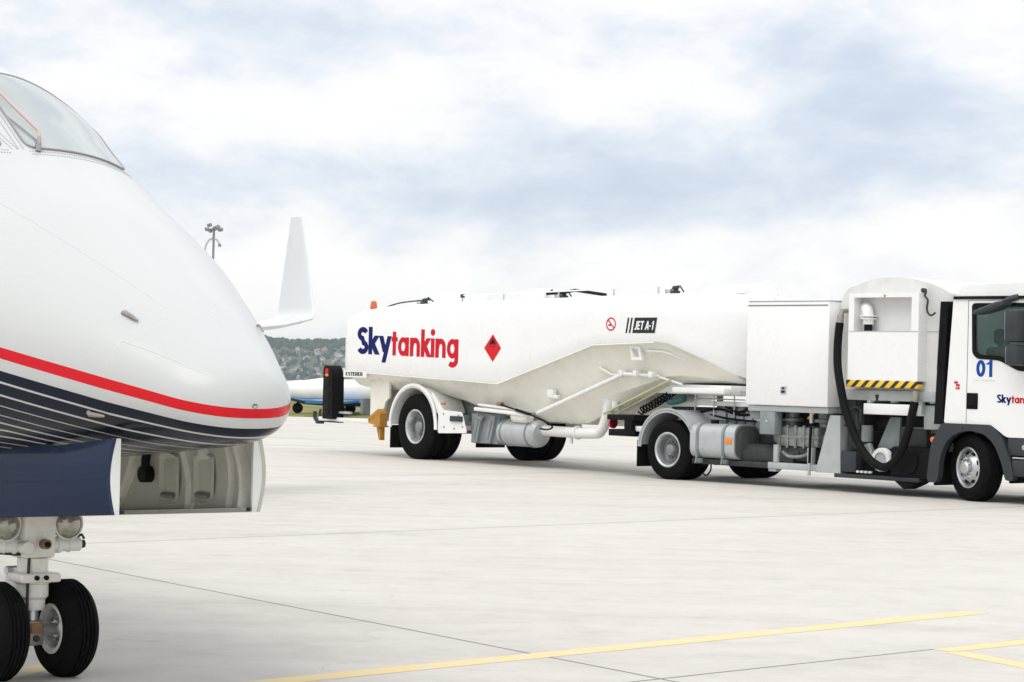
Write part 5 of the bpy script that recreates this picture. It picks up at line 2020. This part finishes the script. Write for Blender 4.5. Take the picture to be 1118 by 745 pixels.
mb.use(M['steel']).box(6.14, 6.9, -1.195, -1.10, .585, .605, .004)
mb.use(M['lgrey']).lathe([(0, -.01), (.03, -.008), (.035, .0)], 'Y', (6.30, -1.172, .73), 12)
mb.use(M['dark']).lathe([(0, -.01), (.018, -.008), (.02, .0)], 'Y', (5.35, -1.2, .95), 10)
mb.box(6.3, 6.36, -1.15, -1.0, .28, .37)
mb.build('front_bumper', None, cabo)
mb = MB()
mb.use(M['amber']).lathe([(0, -.035), (.035, -.028), (.042, 0)], 'Y', (4.83, -1.1, .775), 16)
mb.use(M['black']).box(4.76, 4.92, -1.1, -1.0, .70, .86, .01)
mb.build('side_marker_lamp', None, trk)
# interior
for y_ in (-.62, .62):
    mb = MB()
    mb.use(M['cloth'])
    mb.box(5.45, 5.62, y_ - .26, y_ + .26, 1.35, 2.0, .05)
    mb.box(5.5, 6.0, y_ - .26, y_ + .26, 1.20, 1.40, .05)
    mb.box(5.47, 5.60, y_ - .13, y_ + .13, 2.03, 2.24, .05)
    mb.box(5.50, 5.58, y_ - .05, y_ + .05, 1.95, 2.08, .01)
    mb.build('seat', None, cabo)
mb = MB()
mb.use(M['dark']).box(6.65, 7.08, -1.1, 1.1, 1.15, 1.66, .04)
mb.box(5.09, 5.14, -1.10, 1.10, 1.06, 2.55)
mb.box(5.2, 6.6, -1.1, 1.1, 1.05, 1.09)
mb.tube([(6.55, .62 + .22 * math.cos(R(a_)), 1.62 + .2 * math.sin(R(a_))) for a_ in range(0, 361, 20)], .018, 8)
mb.build('dashboard', None, cabo)


# ================================================================== FAR THINGS
# floodlight mast
mast = empty('light_mast', (-27.6, 210.0, -.9))
tag(mast, 'tall floodlight mast rising behind the jet nose', 'light mast')
mb = MB()
mb.tube([(0, 0, 0), (0, 0, 14.0)], [.20, .13], 12)
mb.build('mast_pole', M['mast'], mast)
mb = MB()
mb.tube([(-.9, 0, 14.75), (.95, 0, 14.75)], .08, 6)
mb.tube([(0, -1.3, 14.75), (0, 1.3, 14.75)], .09, 6)
mb.tube([(0, 0, 13.8), (0, 0, 15.0)], .14, 8)
mb.build('crossarm', M['mast'], mast)
fl = MB()
fl.box(-.27, .27, -.10, .10, -.16, .16, .04)
flo = fl.build('floodlight', M['mast'], mast)
mast.scale = (.8, .8, 1.0)
flo.location = (-.75, -.2, 14.72)
flo.rotation_euler = (R(35), R(10), R(-25))
for p, r_ in (((.8, -.2, 14.72), (35, -10, 25)), ((.4, -.5, 14.85), (30, 20, 15)), ((-.45, -.5, 15.1), (30, -15, -15)), ((.5, .3, 15.0), (-30, 10, 60)), ((-.4, .3, 14.6), (-30, 0, -60))):
    c = flo.copy()
    col.objects.link(c)
    c.parent = mast
    c.location = p
    c.rotation_euler = tuple(R(a_) for a_ in r_)
mb = MB()
mb.tube([(-.1, -.1, 13.9), (-.5, -.2, 13.75), (-.85, -.3, 13.2), (-.95, -.3, 12.6)], .11, 8, smooth=3)
mb.tube([(.1, -.1, 13.9), (.45, -.2, 13.75), (.7, -.3, 13.4)], .10, 8, smooth=3)
cam_arm = mb.build('camera_arm', M['lgrey'], mast)
mb = MB()
mb.box(.58, .92, -.45, -.2, 13.15, 13.42, .03)
mb.build('camera_housing', M['mast'], cam_arm)

# light aircraft beyond the apron
la = empty('light_aircraft', (-6.92, 74.0, 0), R(176))
tag(la, 'small white aircraft with blue belly parked far off beside the jet nose', 'airplane')
def lsec(x, w, zb_, zt_):
    return [(x, w * math.cos(a_), (zt_ + zb_) / 2 + (zt_ - zb_) / 2 * math.sin(a_)) for a_ in [2 * PI * i / 20 for i in range(20)]]
mb = MB()
mb.loft([lsec(.95, .12, .62, .85), lsec(.8, .26, .48, 1.0), lsec(-.3, .42, .32, 1.08), lsec(-1.2, .50, .28, 1.22), lsec(-2.6, .48, .30, 1.3), lsec(-4.2, .25, .55, 1.05), lsec(-6.0, .08, .8, .98)])
mb.build('fuselage', M['whiteplain'], la)
mb = MB()
mb.loft([lsec(.20, .29, .42, .60), lsec(-.3, .435, .29, .56), lsec(-1.2, .515, .25, .56), lsec(-2.6, .495, .27, .58), lsec(-4.2, .26, .52, .7)])
mb.build('belly', M['bluebelly'], la)
mb = MB()
mb.prism([(-1.0, .40), (-2.1, .40), (-2.1, .47), (-1.0, .50)], -4.4, 4.4)
mb.build('wing', M['bluebelly'], la)
mb = MB()
mb.prism([(-5.2, .9), (-6.1, .9), (-6.3, 1.9), (-5.9, 1.9)], -.04, .04)
mb.build('fin', M['whiteplain'], la)
for x_, y_ in ((-.05, 0), (-1.6, 1.2), (-1.6, -1.2)):
    mb = MB()
    mb.lathe([(0, -.06), (.10, -.06), (.17, -.04), (.17, .04), (.10, .06), (0, .06)], 'Y', (x_, y_, .17), 20)
    mb.tube([(x_, y_, .17), (x_, y_ * .9, .45)], .035, 8)
    mb.build('wheel', M['black'], la)
mb = MB()
mb.loft([lsec(-1.0, .34, 1.08, 1.18), lsec(-1.5, .38, 1.05, 1.50), lsec(-2.3, .36, 1.1, 1.55), lsec(-3.1, .2, 1.1, 1.25)])
mb.build('canopy', M['windshield'], la)


# wooded hill with houses across the valley
def hillz(x, y):
    t = (y - 4000) / 1000.0
    t = max(0.0, min(1.0, t))
    s_ = t * t * (3 - 2 * t)
    top = 62 + 8 * math.sin(x * .006 + 1.0) + 4 * math.sin(x * .017)
    return -50 + (top + 50) * s_


M['hillgrass'] = noise_mat('hill_meadow', [(0.3, (0.03, 0.055, 0.03)), (0.7, (0.07, 0.095, 0.05))], 0.02)
sheet('hill', list(np.linspace(-3600, 3200, 97)), list(np.linspace(3700, 6000, 50)), hillz, M['hillgrass'])


def leaf_mat(name, lo, hi):
    m = bpy.data.materials.new(name)
    m.use_nodes = True
    t = m.node_tree
    b = t.nodes['Principled BSDF']
    g = N(t, 'ShaderNodeNewGeometry')
    tc = N(t, 'ShaderNodeTexCoord')
    n_ = N(t, 'ShaderNodeTexNoise', inp={'Scale': 0.06, 'Detail': 5.0})
    t.links.new(tc.outputs['Object'], n_.inputs['Vector'])
    f_ = mathn(t, 'ADD', mathn(t, 'MULTIPLY', g.outputs['Random Per Island'], .6), mathn(t, 'MULTIPLY', n_.outputs[0], .45))
    c = ramp(t, f_, [(0.2, lo), (0.8, hi)])
    t.links.new(c, b.inputs['Base Color'])
    b.inputs['Roughness'].default_value = 0.9
    b.inputs['Specular IOR Level'].default_value = 0.15
    return m


M['forest'] = leaf_mat('woodland_foliage', (0.010, 0.033, 0.028), (0.032, 0.068, 0.048))


def blob_crown(mb, c, r, n=3):
    """an uneven crown made of a few jagged clumps"""
    for k_ in range(n):
        off = Vector((random.uniform(-.5, .5), random.uniform(-.5, .5), random.uniform(-.25, .45))) * r
        rr = r * random.uniform(.45, .75)
        bm = bmesh.new()
        bmesh.ops.create_icosphere(bm, subdivisions=1, radius=1.0)
        for v in bm.verts:
            v.co = Vector(c) + off + v.co * rr * random.uniform(.7, 1.25)
        mb.frombm(bm)


mb = MB()
for i in range(4200):
    x = random.uniform(-2200, 1400) if i < 1600 else random.uniform(-720, -60)
    y = random.uniform(4080, 5080)
    t = (y - 4080) / 1000
    # houses fill the middle of the slope; the crest and foot are wooded
    if .33 < t < .66 and random.random() < .72:
        continue
    z = hillz(x, y)
    blob_crown(mb, (x, y, z + random.uniform(2.5, 5)), random.uniform(4.5, 8), 2)
fo = mb.build('woodland', M['forest'], None, angle=180)
tag(fo, 'dark wood covering the crest and foot of the far hill', 'woodland', kind='stuff')

HW = [mat('house_wall_' + n_, c_, .8) for n_, c_ in (('white', (.62, .60, .59)), ('cream', (.55, .50, .46)), ('grey', (.42, .40, .41)))]
HR = [mat('roof_tile_' + n_, c_, .8) for n_, c_ in (('red', (.21, .125, .105)), ('brown', (.13, .10, .09)), ('pink', (.27, .20, .185)))]
HG = mat('house_window', (.05, .06, .07), .3)


def make_house(wm, rm, w, d, h, rh):
    r_ = empty('hillside_house', (0, 0, 0))
    tag(r_, 'small pale pitched-roof house among trees on the far hillside', 'house', 'houses on the far hillside')
    m_ = MB()
    m_.prism([(-w / 2, -3), (w / 2, -3), (w / 2, h), (0, h + rh - .1), (-w / 2, h)], -d / 2, d / 2)
    m_.build('wall', wm, r_, smooth=False)
    m_ = MB()
    ov = .6
    m_.prism([(-w / 2 - ov, h - .35), (0, h + rh), (w / 2 + ov, h - .35), (w / 2 + ov, h - .05), (0, h + rh + .35), (-w / 2 - ov, h - .05)], -d / 2 - .5, d / 2 + .5)
    rf_ = m_.build('roof', rm, r_, smooth=False)
    m_ = MB()
    m_.box(w * .18, w * .26, -.5, .4, h + rh * .4, h + rh + 1.2)
    m_.build('chimney', wm, rf_, smooth=False)
    for xx in (-.28, 0, .28):
        for zz in (.45, h - 2.6 if h > 5 else 0):
            if zz == 0:
                continue
            m_ = MB()
            m_.box(w * xx - .6, w * xx + .6, -d / 2 - .03, -d / 2 + .05, zz + .4, zz + 1.9)
            m_.build('window', HG, r_, smooth=False)
    return r_


protos = [make_house((HW[0], HW[1], HW[2], HW[0], HW[1])[i], (HR[1], HR[0], HR[2], HR[1], HR[0])[i], *[(9, 10, 5.6, 3.6), (12, 9, 6.4, 4.2), (8, 11, 4.6, 3.4), (14, 10, 6.8, 3.0), (10, 9, 5.2, 4.4)][i]) for i in range(5)]
k_ = 0
hpos = []
rng = random.Random(11)
tries = 0
while len(hpos) < 64 and tries < 4000:
    tries += 1
    y = rng.uniform(4340, 4760)
    px = rng.uniform(302, 415)
    x = (px - 559) / 2500 * y
    if all(math.hypot(x - a_, (y - b_)) > 15 for a_, b_ in hpos):
        hpos.append((x, y))
ORD = ['first', 'second', 'third', 'fourth', 'fifth', 'sixth', 'seventh', 'eighth', 'ninth', 'tenth', 'eleventh', 'twelfth', 'thirteenth', 'fourteenth', 'fifteenth', 'sixteenth', 'seventeenth', 'eighteenth', 'nineteenth', 'twentieth', 'twenty-first', 'twenty-second']
KIND = ['white house with brown roof', 'cream house with red roof', 'grey house with pink roof', 'long white house with brown roof', 'steep cream house with red roof']
hpos.sort(key=lambda q: q[1])
tier = {}
for t_ in range(4):
    row_ = sorted(hpos[t_ * 16:(t_ + 1) * 16], key=lambda q: q[0] / q[1])
    for n_i, q in enumerate(row_):
        tier[q] = (('lowest', 'second lowest', 'second highest', 'highest')[t_], ORD[n_i])
for i, (x, y) in enumerate(hpos):
    kd = i if i < 5 else rng.randrange(5)
    o = protos[kd] if i < 5 else copy_tree(protos[kd])
    o['label'] = '%s, %s from left in %s hillside row' % (KIND[kd], tier[(x, y)][1], tier[(x, y)][0])
    o.location = (x, y, hillz(x, y))
    o.scale = (.8, .8, .8)
    o.rotation_euler = (0, 0, rng.uniform(-.9, .9) + (PI / 2 if rng.random() < .4 else 0))

# row of trees beyond the edge of the airfield
M['treeleaf'] = leaf_mat('tree_foliage', (0.035, 0.065, 0.022), (0.10, 0.135, 0.05))
M['bark'] = mat('bark', (.09, .07, .05), .9)
treekinds = []
for q in range(4):
    r_ = empty('hedgerow_tree', (0, 0, 0))
    tag(r_, 'green bushy tree at the foot of the far wooded hill', 'tree', 'trees below the far hill')
    m_ = MB()
    m_.tube([(0, 0, -1), (.1, 0, 3), (.25, .1, 6)], [.35, .26, .14], 8)
    m_.tube([(.1, 0, 3), (1.2, .3, 5.2)], [.16, .08], 6)
    m_.tube([(.1, 0, 3.2), (-1.1, -.3, 5.4)], [.16, .08], 6)
    m_.build('trunk', M['bark'], r_)
    m_ = MB()
    rr_ = random.Random(q)
    cl = [Vector((rr_.gauss(0, 1.5), rr_.gauss(0, 1.5), rr_.uniform(3.0, 8.2))) for _ in range(16)]
    for c_ in cl:
        c_.x *= 1.15 - abs(c_.z - 5) / 6
        for _ in range(70):
            p = c_ + Vector((rr_.gauss(0, .55), rr_.gauss(0, .55), rr_.gauss(0, .5)))
            u_ = Vector((rr_.gauss(0, 1), rr_.gauss(0, 1), rr_.gauss(0, .6))).normalized() * rr_.uniform(.2, .4)
            w_ = u_.cross(Vector((rr_.gauss(0, 1), rr_.gauss(0, 1), rr_.gauss(0, 1)))).normalized() * rr_.uniform(.16, .3)
            m_.add([p - u_, p + w_, p + u_, p - w_], [(0, 1, 2, 3)])
    m_.build('crown', M['treeleaf'], r_, smooth=False)
    treekinds.append(r_)
i = 0
for row, (yy, zz, px0, px1, step) in enumerate(((620, -17, 296, 440, 9), (820, -22, 300, 440, 8))):
    px = px0
    nth = 0
    while px < px1:
        y = yy + rng.uniform(-25, 25)
        x = (px - 559) / 2500 * y
        o = treekinds[i] if i < 4 else copy_tree(treekinds[rng.randrange(4)])
        o['label'] = 'bushy green tree, %s from the left in the %s tree row below the hill' % (ORD[nth], ('nearer', 'farther')[row])
        nth += 1
        s_ = rng.uniform(1.15, 1.65)
        o.scale = (s_ * 1.15, s_ * 1.15, s_)
        o.location = (x, y, land(x, y))
        o.rotation_euler = (0, 0, rng.uniform(0, 6.28))
        px += step * rng.uniform(.7, 1.3)
        i += 1


# ================================================================== AIR between here and the hill
hz = MB()
hz.box(-5900, 5900, -390, 8900, -70, 90)
hm = bpy.data.materials.new('thin_haze')
hm.use_nodes = True
ht = hm.node_tree
for n_ in list(ht.nodes):
    if n_.type == 'BSDF_PRINCIPLED':
        ht.nodes.remove(n_)
pv = N(ht, 'ShaderNodeVolumePrincipled')
pv.inputs['Color'].default_value = (0.88, 0.95, 1.0, 1)
pv.inputs['Density'].default_value = 0.00007
pv.inputs['Anisotropy'].default_value = 0.2
ho_ = [n_ for n_ in ht.nodes if n_.type == 'OUTPUT_MATERIAL'][0]
ht.links.new(pv.outputs[0], ho_.inputs['Volume'])
hob = hz.build('haze', hm, None, smooth=False)
hob['kind'] = 'stuff'
